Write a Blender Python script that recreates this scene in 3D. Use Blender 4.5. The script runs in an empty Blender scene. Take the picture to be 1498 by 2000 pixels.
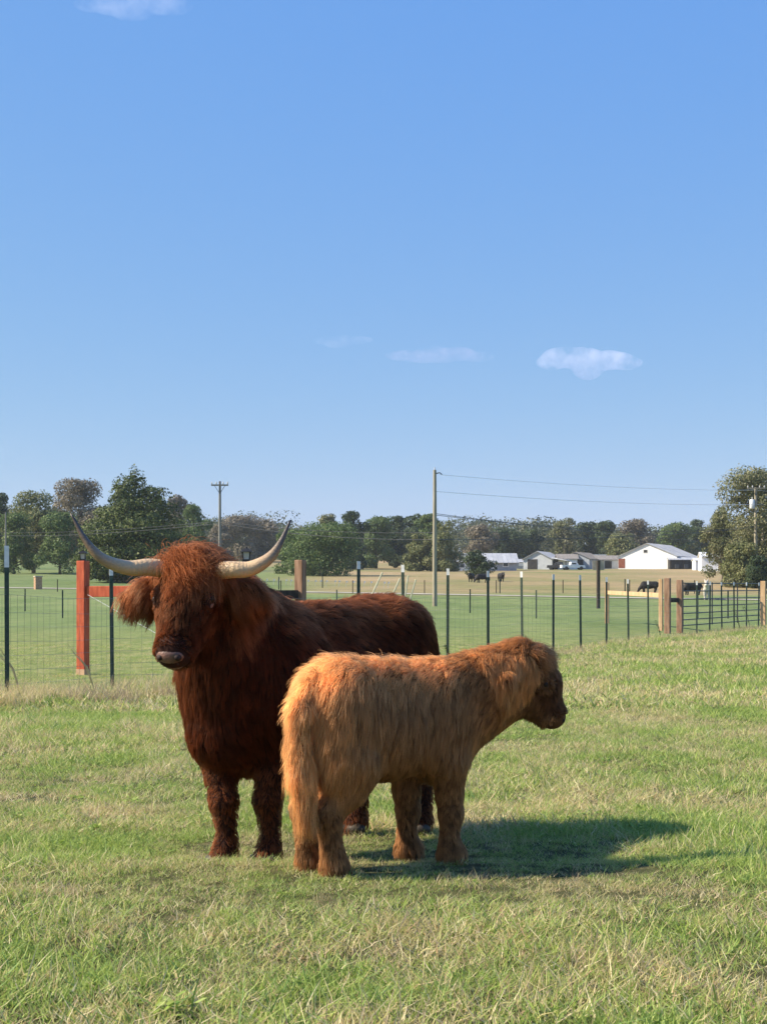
import bpy, bmesh, math, random
import numpy as np
from mathutils import Vector, Matrix

random.seed(7)
rng = np.random.default_rng(7)
scene = bpy.context.scene
COL = scene.collection
R = math.radians

# ------------------------------------------------------------------ camera
EYE = 1.15            # camera height above the pasture
FPX = 3000.0          # focal length in photograph pixels (photo is 1498 x 2000)
HORIZON = 1174.0
cam_d = bpy.data.cameras.new("camera")
cam_d.sensor_fit = 'VERTICAL'
cam_d.sensor_height = 36.0
cam_d.lens = 36.0 * FPX / 2000.0
cam_d.shift_y = (HORIZON - 1000.0) / 2000.0
cam_d.clip_start = 0.1
cam_d.clip_end = 20000
cam = bpy.data.objects.new("camera", cam_d)
COL.objects.link(cam)
cam.location = (0, 0, EYE)
cam.rotation_euler = (R(90), 0, 0)
scene.camera = cam

# ------------------------------------------------------------------ sky and sun
SUN_EL, SUN_BACK = R(39), R(-4)
to_sun = Vector((-math.cos(SUN_EL) * math.cos(SUN_BACK), math.cos(SUN_EL) * math.sin(SUN_BACK), math.sin(SUN_EL)))
world = bpy.data.worlds.new("World")
scene.world = world
world.use_nodes = True
wn, wl = world.node_tree.nodes, world.node_tree.links
bg = wn["Background"]
sky = wn.new("ShaderNodeTexSky")
sky.sky_type = 'NISHITA'
sky.sun_disc = False
sky.sun_elevation = SUN_EL
sky.sun_rotation = math.atan2(to_sun.x, to_sun.y)
sky.altitude = 200
sky.air_density = 1.0
sky.dust_density = 0.5
sky.ozone_density = 10.0
# one even colour balance over the whole sky (clear autumn blue)
bal = wn.new("ShaderNodeVectorMath"); bal.operation = 'MULTIPLY_ADD'
bal.inputs[1].default_value = (1.50, 0.86, 0.05)
bal.inputs[2].default_value = (0.32, 1.97, 7.3)
wl.new(sky.outputs[0], bal.inputs[0])
wl.new(bal.outputs[0], bg.inputs[0])
bg.inputs[1].default_value = 0.061

sun_d = bpy.data.lights.new("sun", 'SUN')
sun_d.energy = 5.0
sun_d.angle = R(0.5)
sun_d.color = (1.0, 0.89, 0.72)
sun = bpy.data.objects.new("sun", sun_d)
COL.objects.link(sun)
sun.rotation_euler = to_sun.to_track_quat('Z', 'Y').to_euler()

scene.view_settings.view_transform = 'Standard'
scene.view_settings.look = 'None'
scene.view_settings.exposure = 0.85
scene.view_settings.gamma = 1.0
scene.view_settings.use_curve_mapping = False
scene.render.engine = 'CYCLES'
cy = scene.cycles
cy.max_bounces = 8
cy.diffuse_bounces = 3
cy.glossy_bounces = 3
cy.transmission_bounces = 6
cy.transparent_max_bounces = 8
cy.volume_bounces = 1
cy.use_adaptive_sampling = True
cy.adaptive_threshold = 0.012
cy.use_denoising = True
cy.denoiser = 'OPENIMAGEDENOISE'
cy.denoising_input_passes = 'RGB_ALBEDO_NORMAL'
cy.denoising_prefilter = 'ACCURATE'
cy.caustics_reflective = False
cy.caustics_refractive = False
cy.sample_clamp_indirect = 6.0
try:
    scene.cycles_curves.shape = 'RIBBONS'
    scene.cycles_curves.subdivisions = 2
except Exception:
    pass

# ------------------------------------------------------------------ helpers
def px(x, y, d):
    """photo pixel + distance -> point in the place (metres)"""
    return np.array(((x - 749.0) / FPX * d, d, EYE + (HORIZON - y) / FPX * d))

def tag(o, label=None, cat=None, group=None, kind=None):
    if label: o["label"] = label
    if cat: o["category"] = cat
    if group: o["group"] = group
    if kind: o["kind"] = kind
    return o

def empty(name, loc=(0, 0, 0), rz=0.0):
    o = bpy.data.objects.new(name, None)
    o.empty_display_size = 0.1
    o.location = loc
    o.rotation_euler = (0, 0, rz)
    COL.objects.link(o)
    return o

def link(name, me, parent=None, mats=None):
    o = bpy.data.objects.new(name, me)
    COL.objects.link(o)
    if mats is not None and len(me.materials) == 0:
        for m in (mats if isinstance(mats, (list, tuple)) else [mats]):
            me.materials.append(m)
    if parent is not None:
        o.parent = parent
    return o

def copy_tree(o, parent=None):
    c = o.copy()
    COL.objects.link(c)
    c.parent = parent
    for ch in list(o.children):
        copy_tree(ch, c)
    return c

class MB:
    """collects simple shapes into one mesh"""
    def __init__(s): s.v, s.f, s.m = [], [], []
    def add(s, vs, fs, mi=0):
        n = len(s.v)
        s.v += [tuple(map(float, v)) for v in vs]
        s.f += [tuple(i + n for i in f) for f in fs]
        s.m += [mi] * len(fs)
        return s
    def box(s, c, size, rz=0.0, mi=0, taper=1.0):
        cx, cy_, cz = c; a, b, h = size[0] / 2, size[1] / 2, size[2] / 2
        ca, sa = math.cos(rz), math.sin(rz)
        vs = []
        for z, t in ((-h, 1.0), (h, taper)):
            for x, y in ((-a, -b), (a, -b), (a, b), (-a, b)):
                x *= t; y *= t
                vs.append((cx + x * ca - y * sa, cy_ + x * sa + y * ca, cz + z))
        return s.add(vs, [(3, 2, 1, 0), (4, 5, 6, 7), (0, 1, 5, 4), (1, 2, 6, 5), (2, 3, 7, 6), (3, 0, 4, 7)], mi)
    def beam(s, a, b, w, h, mi=0, up=(0, 0, 1)):
        a, b = Vector(a), Vector(b)
        d = (b - a).normalized(); upv = Vector(up)
        if abs(d.dot(upv)) > 0.98: upv = Vector((0, 1, 0))
        sd = d.cross(upv).normalized(); u = sd.cross(d).normalized()
        vs = []
        for p in (a, b):
            for i, j in ((-1, -1), (1, -1), (1, 1), (-1, 1)):
                vs.append(p + sd * (i * w / 2) + u * (j * h / 2))
        return s.add(vs, [(3, 2, 1, 0), (4, 5, 6, 7), (0, 1, 5, 4), (1, 2, 6, 5), (2, 3, 7, 6), (3, 0, 4, 7)], mi)
    def tube(s, pts, rad, n=8, mi=0, cap=True):
        pts = [Vector(p) for p in pts]
        if not hasattr(rad, '__len__'): rad = [rad] * len(pts)
        vs, fs = [], []
        ref = Vector((0.31, 0.13, 0.94))
        for i, p in enumerate(pts):
            d = (pts[min(i + 1, len(pts) - 1)] - pts[max(i - 1, 0)]).normalized()
            if abs(d.dot(ref)) > 0.97: ref = Vector((1, 0.2, 0))
            a = d.cross(ref).normalized(); b = d.cross(a).normalized()
            for k in range(n):
                t = 2 * math.pi * k / n
                vs.append(p + (a * math.cos(t) + b * math.sin(t)) * rad[i])
        for i in range(len(pts) - 1):
            for k in range(n):
                k2 = (k + 1) % n
                fs.append((i * n + k, (i + 1) * n + k, (i + 1) * n + k2, i * n + k2))
        if cap:
            fs.append(tuple(range(n)))
            fs.append(tuple(reversed(range((len(pts) - 1) * n, len(pts) * n))))
        return s.add(vs, fs, mi)
    def ball(s, c, r, nu=12, nv=8, mi=0):
        if not hasattr(r, '__len__'): r = (r, r, r)
        vs = [(c[0], c[1], c[2] - r[2])]
        for j in range(1, nv):
            ph = -math.pi / 2 + math.pi * j / nv
            for i in range(nu):
                t = 2 * math.pi * i / nu
                vs.append((c[0] + r[0] * math.cos(ph) * math.cos(t), c[1] + r[1] * math.cos(ph) * math.sin(t), c[2] + r[2] * math.sin(ph)))
        vs.append((c[0], c[1], c[2] + r[2]))
        fs = [(0, 1 + (i + 1) % nu, 1 + i) for i in range(nu)]
        for j in range(nv - 2):
            for i in range(nu):
                a = 1 + j * nu + i; b = 1 + j * nu + (i + 1) % nu
                fs.append((a, b, b + nu, a + nu))
        L = len(vs) - 1; o0 = 1 + (nv - 2) * nu
        fs += [(o0 + i, o0 + (i + 1) % nu, L) for i in range(nu)]
        return s.add(vs, fs, mi)
    def mesh(s, name, mats=None, smooth=False):
        me = bpy.data.meshes.new(name)
        me.from_pydata(s.v, [], s.f)
        if mats is not None:
            for m in (mats if isinstance(mats, (list, tuple)) else [mats]):
                me.materials.append(m)
        me.polygons.foreach_set("material_index", s.m)
        if smooth: me.polygons.foreach_set("use_smooth", [True] * len(s.f))
        me.update()
        return me
    def build(s, name, mats, parent=None, smooth=False):
        return link(name, s.mesh(name, mats, smooth), parent)

def np_mesh(name, verts, faces, mats=None, smooth=False, uniform=None):
    """fast mesh from arrays (faces all with the same corner count)"""
    me = bpy.data.meshes.new(name)
    verts = np.ascontiguousarray(verts, dtype=np.float32); faces = np.ascontiguousarray(faces, dtype=np.int32)
    nf, k = faces.shape
    me.vertices.add(len(verts)); me.vertices.foreach_set("co", verts.ravel())
    me.loops.add(nf * k); me.loops.foreach_set("vertex_index", faces.ravel())
    me.polygons.add(nf)
    me.polygons.foreach_set("loop_start", np.arange(0, nf * k, k, dtype=np.int32))
    if smooth: me.polygons.foreach_set("use_smooth", np.ones(nf, dtype=bool))
    if mats is not None:
        for m in (mats if isinstance(mats, (list, tuple)) else [mats]): me.materials.append(m)
    me.update(calc_edges=True)
    me.validate()
    return me

def smooth01(a, b, x):
    t = np.clip((x - a) / (b - a), 0, 1)
    return t * t * (3 - 2 * t)

def vnoise(p, seed=0):
    """cheap smooth noise in [-1,1] for arrays of points (n,k)"""
    p = np.asarray(p, float)
    k = p.shape[-1]
    r = np.random.default_rng(seed)
    out = np.zeros(p.shape[:-1])
    amp = 1.0; tot = 0
    for o in range(5):
        w = r.normal(0, 1, k); w *= (0.8 + 0.9 * o) / np.linalg.norm(w)
        w2 = r.normal(0, 1, k); w2 *= (0.8 + 0.9 * o) / np.linalg.norm(w2)
        out += amp * np.sin(p @ w + r.uniform(0, 6)) * np.cos(p @ w2 + r.uniform(0, 6))
        tot += amp; amp *= 0.8
    return out / tot * 1.6

# ------------------------------------------------------------------ materials
def new_mat(name):
    m = bpy.data.materials.new(name); m.use_nodes = True
    nt = m.node_tree
    return m, nt, nt.nodes, nt.links, nt.nodes["Principled BSDF"]

def mat(name, c1, c2=None, scale=6.0, rough=0.8, metal=0.0, bump=0.0, bscale=None, spec=0.3, stretch=(1, 1, 1), detail=6.0, coords='Object', contrast=(0.35, 0.65)):
    m, nt, N, L, b = new_mat(name)
    b.inputs["Roughness"].default_value = rough
    b.inputs["Metallic"].default_value = metal
    b.inputs["Specular IOR Level"].default_value = spec
    c2 = c2 or tuple(min(1, c * 1.35) for c in c1)
    tc = N.new("ShaderNodeTexCoord"); mp = N.new("ShaderNodeMapping")
    mp.inputs["Scale"].default_value = stretch
    L.new(tc.outputs[coords], mp.inputs[0])
    n = N.new("ShaderNodeTexNoise"); n.inputs["Scale"].default_value = scale; n.inputs["Detail"].default_value = detail
    L.new(mp.outputs[0], n.inputs["Vector"])
    r = N.new("ShaderNodeValToRGB")
    r.color_ramp.elements[0].position = contrast[0]; r.color_ramp.elements[0].color = (*c1, 1)
    r.color_ramp.elements[1].position = contrast[1]; r.color_ramp.elements[1].color = (*c2, 1)
    L.new(n.outputs[0], r.inputs[0]); L.new(r.outputs[0], b.inputs["Base Color"])
    if bump > 0:
        n2 = N.new("ShaderNodeTexNoise"); n2.inputs["Scale"].default_value = bscale or scale * 3; n2.inputs["Detail"].default_value = 8
        L.new(mp.outputs[0], n2.inputs["Vector"])
        bp = N.new("ShaderNodeBump"); bp.inputs["Strength"].default_value = bump; bp.inputs["Distance"].default_value = 0.02
        L.new(n2.outputs[0], bp.inputs["Height"]); L.new(bp.outputs[0], b.inputs["Normal"])
    return m

# ------------------------------------------------------------------ terrain height
_D = np.array([-400, 0, 20, 45, 60, 80, 110, 150, 200, 280, 350, 450, 600, 900, 1600, 4000.])
_Y = np.array([0, 0, 0, 0, 1225, 1205, 1188, 1163, 1140, 1116, 1107, 1094, 1086, 1080, 1078, 1078.])
_Z = np.where(_D <= 45, 0.0, EYE + (HORIZON - _Y) * _D / FPX)
_dd = np.linspace(-400, 2400, 5601)
_zz = np.interp(_dd, _D, _Z)
_k = np.exp(-0.5 * (np.arange(-40, 41) / 14.0) ** 2); _k /= _k.sum()
_zz = np.convolve(np.pad(_zz, 40, mode='edge'), _k, mode='valid')
def ground_z(x, y):
    x = np.asarray(x, float); y = np.asarray(y, float)
    z = np.interp(y, _dd, _zz)
    far = smooth01(60, 260, y)
    z = z + far * 0.5 * np.sin(x * 0.021 + 1.0) * np.sin(y * 0.013)
    near = 1 - smooth01(30, 60, y)
    # the pasture dips a little between the calf and the cow
    z = z + 0.029 * smooth01(4.0, 5.6, y) * (1 - smooth01(6.60, 6.95, y)) - 0.050 * smooth01(6.60, 6.95, y) * (1 - smooth01(8.5, 14, y))
    z = z + near * 0.012 * smooth01(8, 12, y) * (np.sin(x * 1.7 + y * 0.9) + np.sin(x * 0.8 - y * 1.3 + 2))
    return z
def gz(x, y): return float(ground_z(x, y))
def gpt(xpx, d, up=0.0):
    X = (xpx - 749.0) / FPX * d
    return (X, d, gz(X, d) + up)
def nrm(v): return v / np.maximum(np.linalg.norm(v, axis=-1, keepdims=True), 1e-9)
# ------------------------------------------------------------------ ground: one sheet
def ground_material():
    m, nt, N, L, b = new_mat("pasture_soil_and_turf")
    b.inputs["Roughness"].default_value = 0.95; b.inputs["Specular IOR Level"].default_value = 0.1
    geo = N.new("ShaderNodeNewGeometry")
    sep = N.new("ShaderNodeSeparateXYZ"); L.new(geo.outputs["Position"], sep.inputs[0])
    def noise(scale, detail=5, stretch=(1, 1, 1), rough=0.55):
        mp = N.new("ShaderNodeMapping"); mp.inputs["Scale"].default_value = stretch
        L.new(geo.outputs["Position"], mp.inputs[0])
        n = N.new("ShaderNodeTexNoise"); n.inputs["Scale"].default_value = scale; n.inputs["Detail"].default_value = detail; n.inputs["Roughness"].default_value = rough
        L.new(mp.outputs[0], n.inputs["Vector"]); return n.outputs[0]
    def ramp(src, stops):
        r = N.new("ShaderNodeValToRGB"); e = r.color_ramp.elements
        e[0].position = stops[0][0]; e[0].color = (*stops[0][1], 1); e[1].position = stops[-1][0]; e[1].color = (*stops[-1][1], 1)
        for p, c in stops[1:-1]:
            k = e.new(p); k.color = (*c, 1)
        L.new(src, r.inputs[0]); return r.outputs[0]
    def mrange(src, a, b_, lo=0.0, hi=1.0):
        n = N.new("ShaderNodeMapRange"); n.interpolation_type = 'SMOOTHSTEP'
        n.inputs["From Min"].default_value = a; n.inputs["From Max"].default_value = b_
        n.inputs["To Min"].default_value = lo; n.inputs["To Max"].default_value = hi
        L.new(src, n.inputs["Value"]); return n.outputs[0]
    def mix(f, a, c):
        n = N.new("ShaderNodeMix"); n.data_type = 'RGBA'
        L.new(f, n.inputs["Factor"]); L.new(a, n.inputs["A"]); L.new(c, n.inputs["B"]); return n.outputs["Result"]
    def math_(op, a, c=None, v=None):
        n = N.new("ShaderNodeMath"); n.operation = op; L.new(a, n.inputs[0])
        if c is not None: L.new(c, n.inputs[1])
        if v is not None: n.inputs[1].default_value = v
        return n.outputs[0]
    soil = ramp(noise(9, 8, rough=0.7), [(0.3, (0.035, 0.040, 0.016)), (0.52, (0.085, 0.085, 0.034)), (0.72, (0.22, 0.18, 0.095))])
    lawn = ramp(noise(3.0, 9, (1, 0.35, 1), 0.75), [(0.32, (0.115, 0.165, 0.045)), (0.50, (0.185, 0.215, 0.070)), (0.66, (0.30, 0.285, 0.13))])
    lawn2 = ramp(noise(0.25, 8, (1, 0.22, 1), 0.7), [(0.30, (0.115, 0.165, 0.055)), (0.55, (0.17, 0.215, 0.08)), (0.75, (0.24, 0.25, 0.11))])
    hill = ramp(noise(0.045, 9, (1, 0.5, 1), 0.62), [(0.34, (0.17, 0.18, 0.065)), (0.48, (0.27, 0.215, 0.105)), (0.64, (0.36, 0.255, 0.145))])
    far_green = ramp(noise(0.05, 8, (1, 0.5, 1), 0.6), [(0.3, (0.11, 0.165, 0.055)), (0.7, (0.18, 0.21, 0.085))])
    fine = ramp(noise(0.9, 10, (1, 0.6, 1), 0.8), [(0.25, (0.72, 0.72, 0.72)), (0.75, (1.25, 1.25, 1.25))])
    w1 = N.new("ShaderNodeAttribute"); w1.attribute_name = "pasture"
    c = mix(w1.outputs["Fac"], lawn, soil)
    y = sep.outputs["Y"]
    wob = math_('MULTIPLY', noise(0.06, 4), v=26.0)
    yy = math_('ADD', y, wob)
    c = mix(mrange(yy, 52, 78), c, lawn2)
    # tan hay stubble up the right-hand slope, green fields to the left
    w2 = N.new("ShaderNodeAttribute"); w2.attribute_name = "tan"
    rough_ = mix(w2.outputs["Fac"], far_green, hill)
    c = mix(mrange(yy, 148, 172), c, rough_)
    mm = N.new("ShaderNodeMix"); mm.data_type = 'RGBA'; mm.blend_type = 'MULTIPLY'; mm.inputs["Factor"].default_value = 1.0
    L.new(c, mm.inputs["A"]); L.new(fine, mm.inputs["B"])
    L.new(mm.outputs["Result"], b.inputs["Base Color"])
    bp = N.new("ShaderNodeBump"); bp.inputs["Strength"].default_value = 0.6; bp.inputs["Distance"].default_value = 0.05
    L.new(noise(14, 8, rough=0.75), bp.inputs["Height"]); L.new(bp.outputs[0], b.inputs["Normal"])
    return m

# fence line (x, y): near pasture lies on the camera's side of it
FENCE = np.array([(-9.5, 9.0), (-6.4, 12.6), (-4.16, 17.0), (-3.50, 20.0), (-2.4, 21.2), (-1.4, 22.3), (-0.39, 23.4), (0.34, 25.0), (1.17, 27.8), (1.99, 29.2), (2.86, 31.7), (3.63, 32.9), (4.47, 34.9), (5.58, 38.5), (6.73, 42.2), (7.85, 45.5), (9.3, 47.0), (9.75, 47.8), (10.4, 49.2), (11.35, 51.5), (12.3, 53.9), (13.1, 55.3), (14.2, 57.1), (14.9, 59.0), (19, 70), (40, 110)])
def fence_y(x): return np.interp(x, FENCE[:, 0], FENCE[:, 1])

def build_ground():
    ys = np.concatenate([np.arange(-60, 2, 6.0), np.arange(2, 12, 0.25), np.arange(12, 70, 0.75), np.arange(70, 200, 2.5), np.arange(200, 700, 8), np.arange(700, 1500, 40)])
    k = 181
    u = np.linspace(-1, 1, k); sx = np.sign(u) * (0.12 * np.abs(u) + 0.88 * np.abs(u) ** 3)
    half = np.maximum(60 + 0 * ys, np.abs(ys) * 1.1)
    half = np.clip(half, 60, 900)
    X = sx[None, :] * half[:, None]; Y = np.repeat(ys[:, None], k, 1)
    Z = ground_z(X, Y)
    V = np.stack([X, Y, Z], -1).reshape(-1, 3)
    i = np.arange(len(ys) - 1)[:, None] * k + np.arange(k - 1)[None, :]
    F = np.stack([i, i + 1, i + k + 1, i + k], -1).reshape(-1, 4)
    me = np_mesh("pasture", V, F, ground_material(), True)
    a = me.attributes.new("pasture", 'FLOAT', 'POINT')
    w = 1 - smooth01(-0.8, 0.8, V[:, 1] - fence_y(V[:, 0]) + 0.5 * vnoise(V[:, :2] * 0.7, 4))
    a.data.foreach_set("value", w.astype(np.float32))
    t = me.attributes.new("tan", 'FLOAT', 'POINT')
    sl = V[:, 0] / np.maximum(V[:, 1], 1)
    w = smooth01(-0.09, -0.02, sl + 0.03 * vnoise(V[:, :2] * 0.03, 8)) * 0.9
    w = np.maximum(w, smooth01(-0.12, -0.06, sl) * smooth01(330, 380, V[:, 1]))
    t.data.foreach_set("value", w.astype(np.float32))
    o = link("pasture", me)
    tag(o, kind="structure")
    # the lane across the fields
    n = 80
    xs = np.linspace(-75, 75, n); yc = np.interp(xs, [-80, -44, 0, 20, 40, 80], [186, 178, 150, 134, 122, 110])
    V = []
    for x, yv in zip(xs, yc):
        for dy in (-1.5, -0.5, 0.5, 1.5): V.append((x, yv + dy, gz(x, yv + dy) + 0.05))
    F = [(i * 4 + j, (i + 1) * 4 + j, (i + 1) * 4 + j + 1, i * 4 + j + 1) for i in range(n - 1) for j in range(3)]
    r = link("lane", np_mesh("lane", V, np.array(F), mat("pale_gravel", (0.33, 0.30, 0.24), (0.45, 0.41, 0.34), 0.8, 0.95)))
    tag(r, kind="structure")
build_ground()

# ------------------------------------------------------------------ grass of the near pasture (nobody could count it)
def grass_material(name, greens, straws, bias):
    m, nt, N, L, b = new_mat(name)
    at = N.new("ShaderNodeAttribute"); at.attribute_name = "shade"
    geo = N.new("ShaderNodeNewGeometry")
    oi = N.new("ShaderNodeObjectInfo")
    n1 = N.new("ShaderNodeTexNoise"); n1.inputs["Scale"].default_value = 0.95; n1.inputs["Detail"].default_value = 5; n1.inputs["Roughness"].default_value = 0.65
    L.new(geo.outputs["Position"], n1.inputs["Vector"])
    n2 = N.new("ShaderNodeTexNoise"); n2.inputs["Scale"].default_value = 0.3; n2.inputs["Detail"].default_value = 3
    L.new(geo.outputs["Position"], n2.inputs["Vector"])
    r1 = N.new("ShaderNodeValToRGB"); e = r1.color_ramp.elements
    e[0].color = (*greens[0], 1); e[1].color = (*greens[-1], 1); 
    for i, c in enumerate(greens[1:-1]):
        k = e.new((i + 1) / (len(greens) - 1)); k.color = (*c, 1)
    fr = N.new("ShaderNodeMath"); fr.operation = 'MULTIPLY_ADD'; fr.inputs[1].default_value = 7.31; fr.inputs[2].default_value = 0.13
    L.new(at.outputs["Fac"], fr.inputs[0])
    f2 = N.new("ShaderNodeMath"); f2.operation = 'FRACT'; L.new(fr.outputs[0], f2.inputs[0])
    L.new(f2.outputs[0], r1.inputs[0])
    r2 = N.new("ShaderNodeValToRGB"); e = r2.color_ramp.elements
    e[0].color = (*straws[0], 1); e[1].color = (*straws[-1], 1)
    for i, c in enumerate(straws[1:-1]):
        k = e.new((i + 1) / (len(straws) - 1)); k.color = (*c, 1)
    L.new(f2.outputs[0], r2.inputs[0])
    # straw where blade random + patch noise is high
    s1 = N.new("ShaderNodeMath"); s1.operation = 'MULTIPLY_ADD'; s1.inputs[1].default_value = 3.4; L.new(n1.outputs[0], s1.inputs[0])
    s0 = N.new("ShaderNodeMath"); s0.operation = 'MULTIPLY_ADD'; s0.inputs[1].default_value = 1.6; s0.inputs[2].default_value = -2.5 + bias; L.new(n2.outputs[0], s0.inputs[0])
    L.new(s0.outputs[0], s1.inputs[2])
    s2 = N.new("ShaderNodeMath"); s2.operation = 'GREATER_THAN'; L.new(s1.outputs[0], s2.inputs[0]); L.new(at.outputs["Fac"], s2.inputs[1])
    mx = N.new("ShaderNodeMix"); mx.data_type = 'RGBA'
    L.new(s2.outputs[0], mx.inputs["Factor"]); L.new(r1.outputs[0], mx.inputs["A"]); L.new(r2.outputs[0], mx.inputs["B"])
    L.new(mx.outputs["Result"], b.inputs["Base Color"])
    b.inputs["Roughness"].default_value = 0.55; b.inputs["Specular IOR Level"].default_value = 0.35
    tr = N.new("ShaderNodeBsdfTranslucent"); L.new(mx.outputs["Result"], tr.inputs["Color"])
    ms = N.new("ShaderNodeMixShader"); ms.inputs[0].default_value = 0.42
    L.new(b.outputs[0], ms.inputs[1]); L.new(tr.outputs[0], ms.inputs[2])
    L.new(ms.outputs[0], N["Material Output"].inputs["Surface"])
    return m

def grass_tuft(name, seed, nb, rad, hmin, hmax, wid, lean, mtl):
    r = np.random.default_rng(seed)
    V, F, S = [], [], []
    for i in range(nb):
        a = r.uniform(0, 6.283); q = rad * math.sqrt(r.random())
        x0, y0 = q * math.cos(a), q * math.sin(a)
        h = r.uniform(hmin, hmax) * (0.6 + 0.8 * r.random())
        az = r.uniform(0, 6.283); ln = lean * r.uniform(0.3, 1.4)
        w = wid * r.uniform(0.6, 1.3); sh = r.random()
        fa = r.uniform(0, 6.283); wx, wy = math.cos(fa) * w, math.sin(fa) * w
        b0 = len(V)
        for t, ww in ((0, 1.0), (0.4, 0.85), (0.75, 0.5)):
            cx = x0 + math.cos(az) * ln * h * t ** 1.7; cy2 = y0 + math.sin(az) * ln * h * t ** 1.7
            z = h * (t - 0.25 * ln * t * t) - 0.01
            V.append((cx - wx * ww, cy2 - wy * ww, z)); V.append((cx + wx * ww, cy2 + wy * ww, z))
        V.append((x0 + math.cos(az) * ln * h, y0 + math.sin(az) * ln * h, h * (1 - 0.25 * ln)))
        F += [(b0, b0 + 1, b0 + 3), (b0, b0 + 3, b0 + 2), (b0 + 2, b0 + 3, b0 + 5), (b0 + 2, b0 + 5, b0 + 4), (b0 + 4, b0 + 5, b0 + 6)]
        S += [sh] * 7
    me = np_mesh(name, np.array(V), np.array(F), mtl)
    at = me.attributes.new("shade", 'FLOAT', 'POINT'); at.data.foreach_set("value", np.array(S, np.float32))
    return bpy.data.objects.new(name, me)

def scatter(name, protos, pts, rot, scl, idx):
    """one object whose points carry the tufts (geometry nodes instances)"""
    cn = bpy.data.collections.new(name + "_tufts")
    for k, o in enumerate(protos):        # picked by sorted name
        o.name = "tuft_%s_%02d" % (name, k); cn.objects.link(o)
    me = bpy.data.meshes.new(name)
    me.vertices.add(len(pts)); me.vertices.foreach_set("co", np.asarray(pts, np.float32).ravel())
    for nm, ty, arr in (("tuft_rot", 'FLOAT_VECTOR', rot), ("tuft_scale", 'FLOAT_VECTOR', scl)):
        a = me.attributes.new(nm, ty, 'POINT'); a.data.foreach_set("vector", np.asarray(arr, np.float32).ravel())
    a = me.attributes.new("tuft_pick", 'INT', 'POINT'); a.data.foreach_set("value", np.asarray(idx, np.int32))
    o = link(name, me)
    ng = bpy.data.node_groups.new(name + "_nodes", 'GeometryNodeTree')
    ng.interface.new_socket("Geometry", in_out='INPUT', socket_type='NodeSocketGeometry')
    ng.interface.new_socket("Geometry", in_out='OUTPUT', socket_type='NodeSocketGeometry')
    N, L = ng.nodes, ng.links
    gi, go = N.new("NodeGroupInput"), N.new("NodeGroupOutput")
    ci = N.new("GeometryNodeCollectionInfo"); ci.inputs["Collection"].default_value = cn
    ci.inputs["Separate Children"].default_value = True; ci.inputs["Reset Children"].default_value = True
    ip = N.new("GeometryNodeInstanceOnPoints"); ip.inputs["Pick Instance"].default_value = True
    def attr(nm, ty):
        n = N.new("GeometryNodeInputNamedAttribute"); n.data_type = ty; n.inputs["Name"].default_value = nm
        return next(s for s in n.outputs if s.name == "Attribute" and s.enabled)
    L.new(gi.outputs[0], ip.inputs["Points"]); L.new(ci.outputs[0], ip.inputs["Instance"])
    L.new(attr("tuft_pick", 'INT'), ip.inputs["Instance Index"])
    er = N.new("FunctionNodeEulerToRotation"); L.new(attr("tuft_rot", 'FLOAT_VECTOR'), er.inputs[0])
    L.new(er.outputs[0], ip.inputs["Rotation"]); L.new(attr("tuft_scale", 'FLOAT_VECTOR'), ip.inputs["Scale"])
    L.new(ip.outputs[0], go.inputs[0])
    md = o.modifiers.new("tufts", 'NODES'); md.node_group = ng
    return o

G_GREEN = [(0.14, 0.225, 0.040), (0.31, 0.42, 0.080), (0.52, 0.58, 0.17), (0.21, 0.36, 0.095)]
G_STRAW = [(0.66, 0.54, 0.26), (0.44, 0.42, 0.15), (0.84, 0.74, 0.46), (0.52, 0.34, 0.19)]
m_grass = grass_material("pasture_grass_blades", G_GREEN, G_STRAW, 0.42)
m_dry = grass_material("dry_grass_blades", G_STRAW, [(0.38, 0.29, 0.20), (0.42, 0.34, 0.22), (0.33, 0.25, 0.18)], 0.2)

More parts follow.
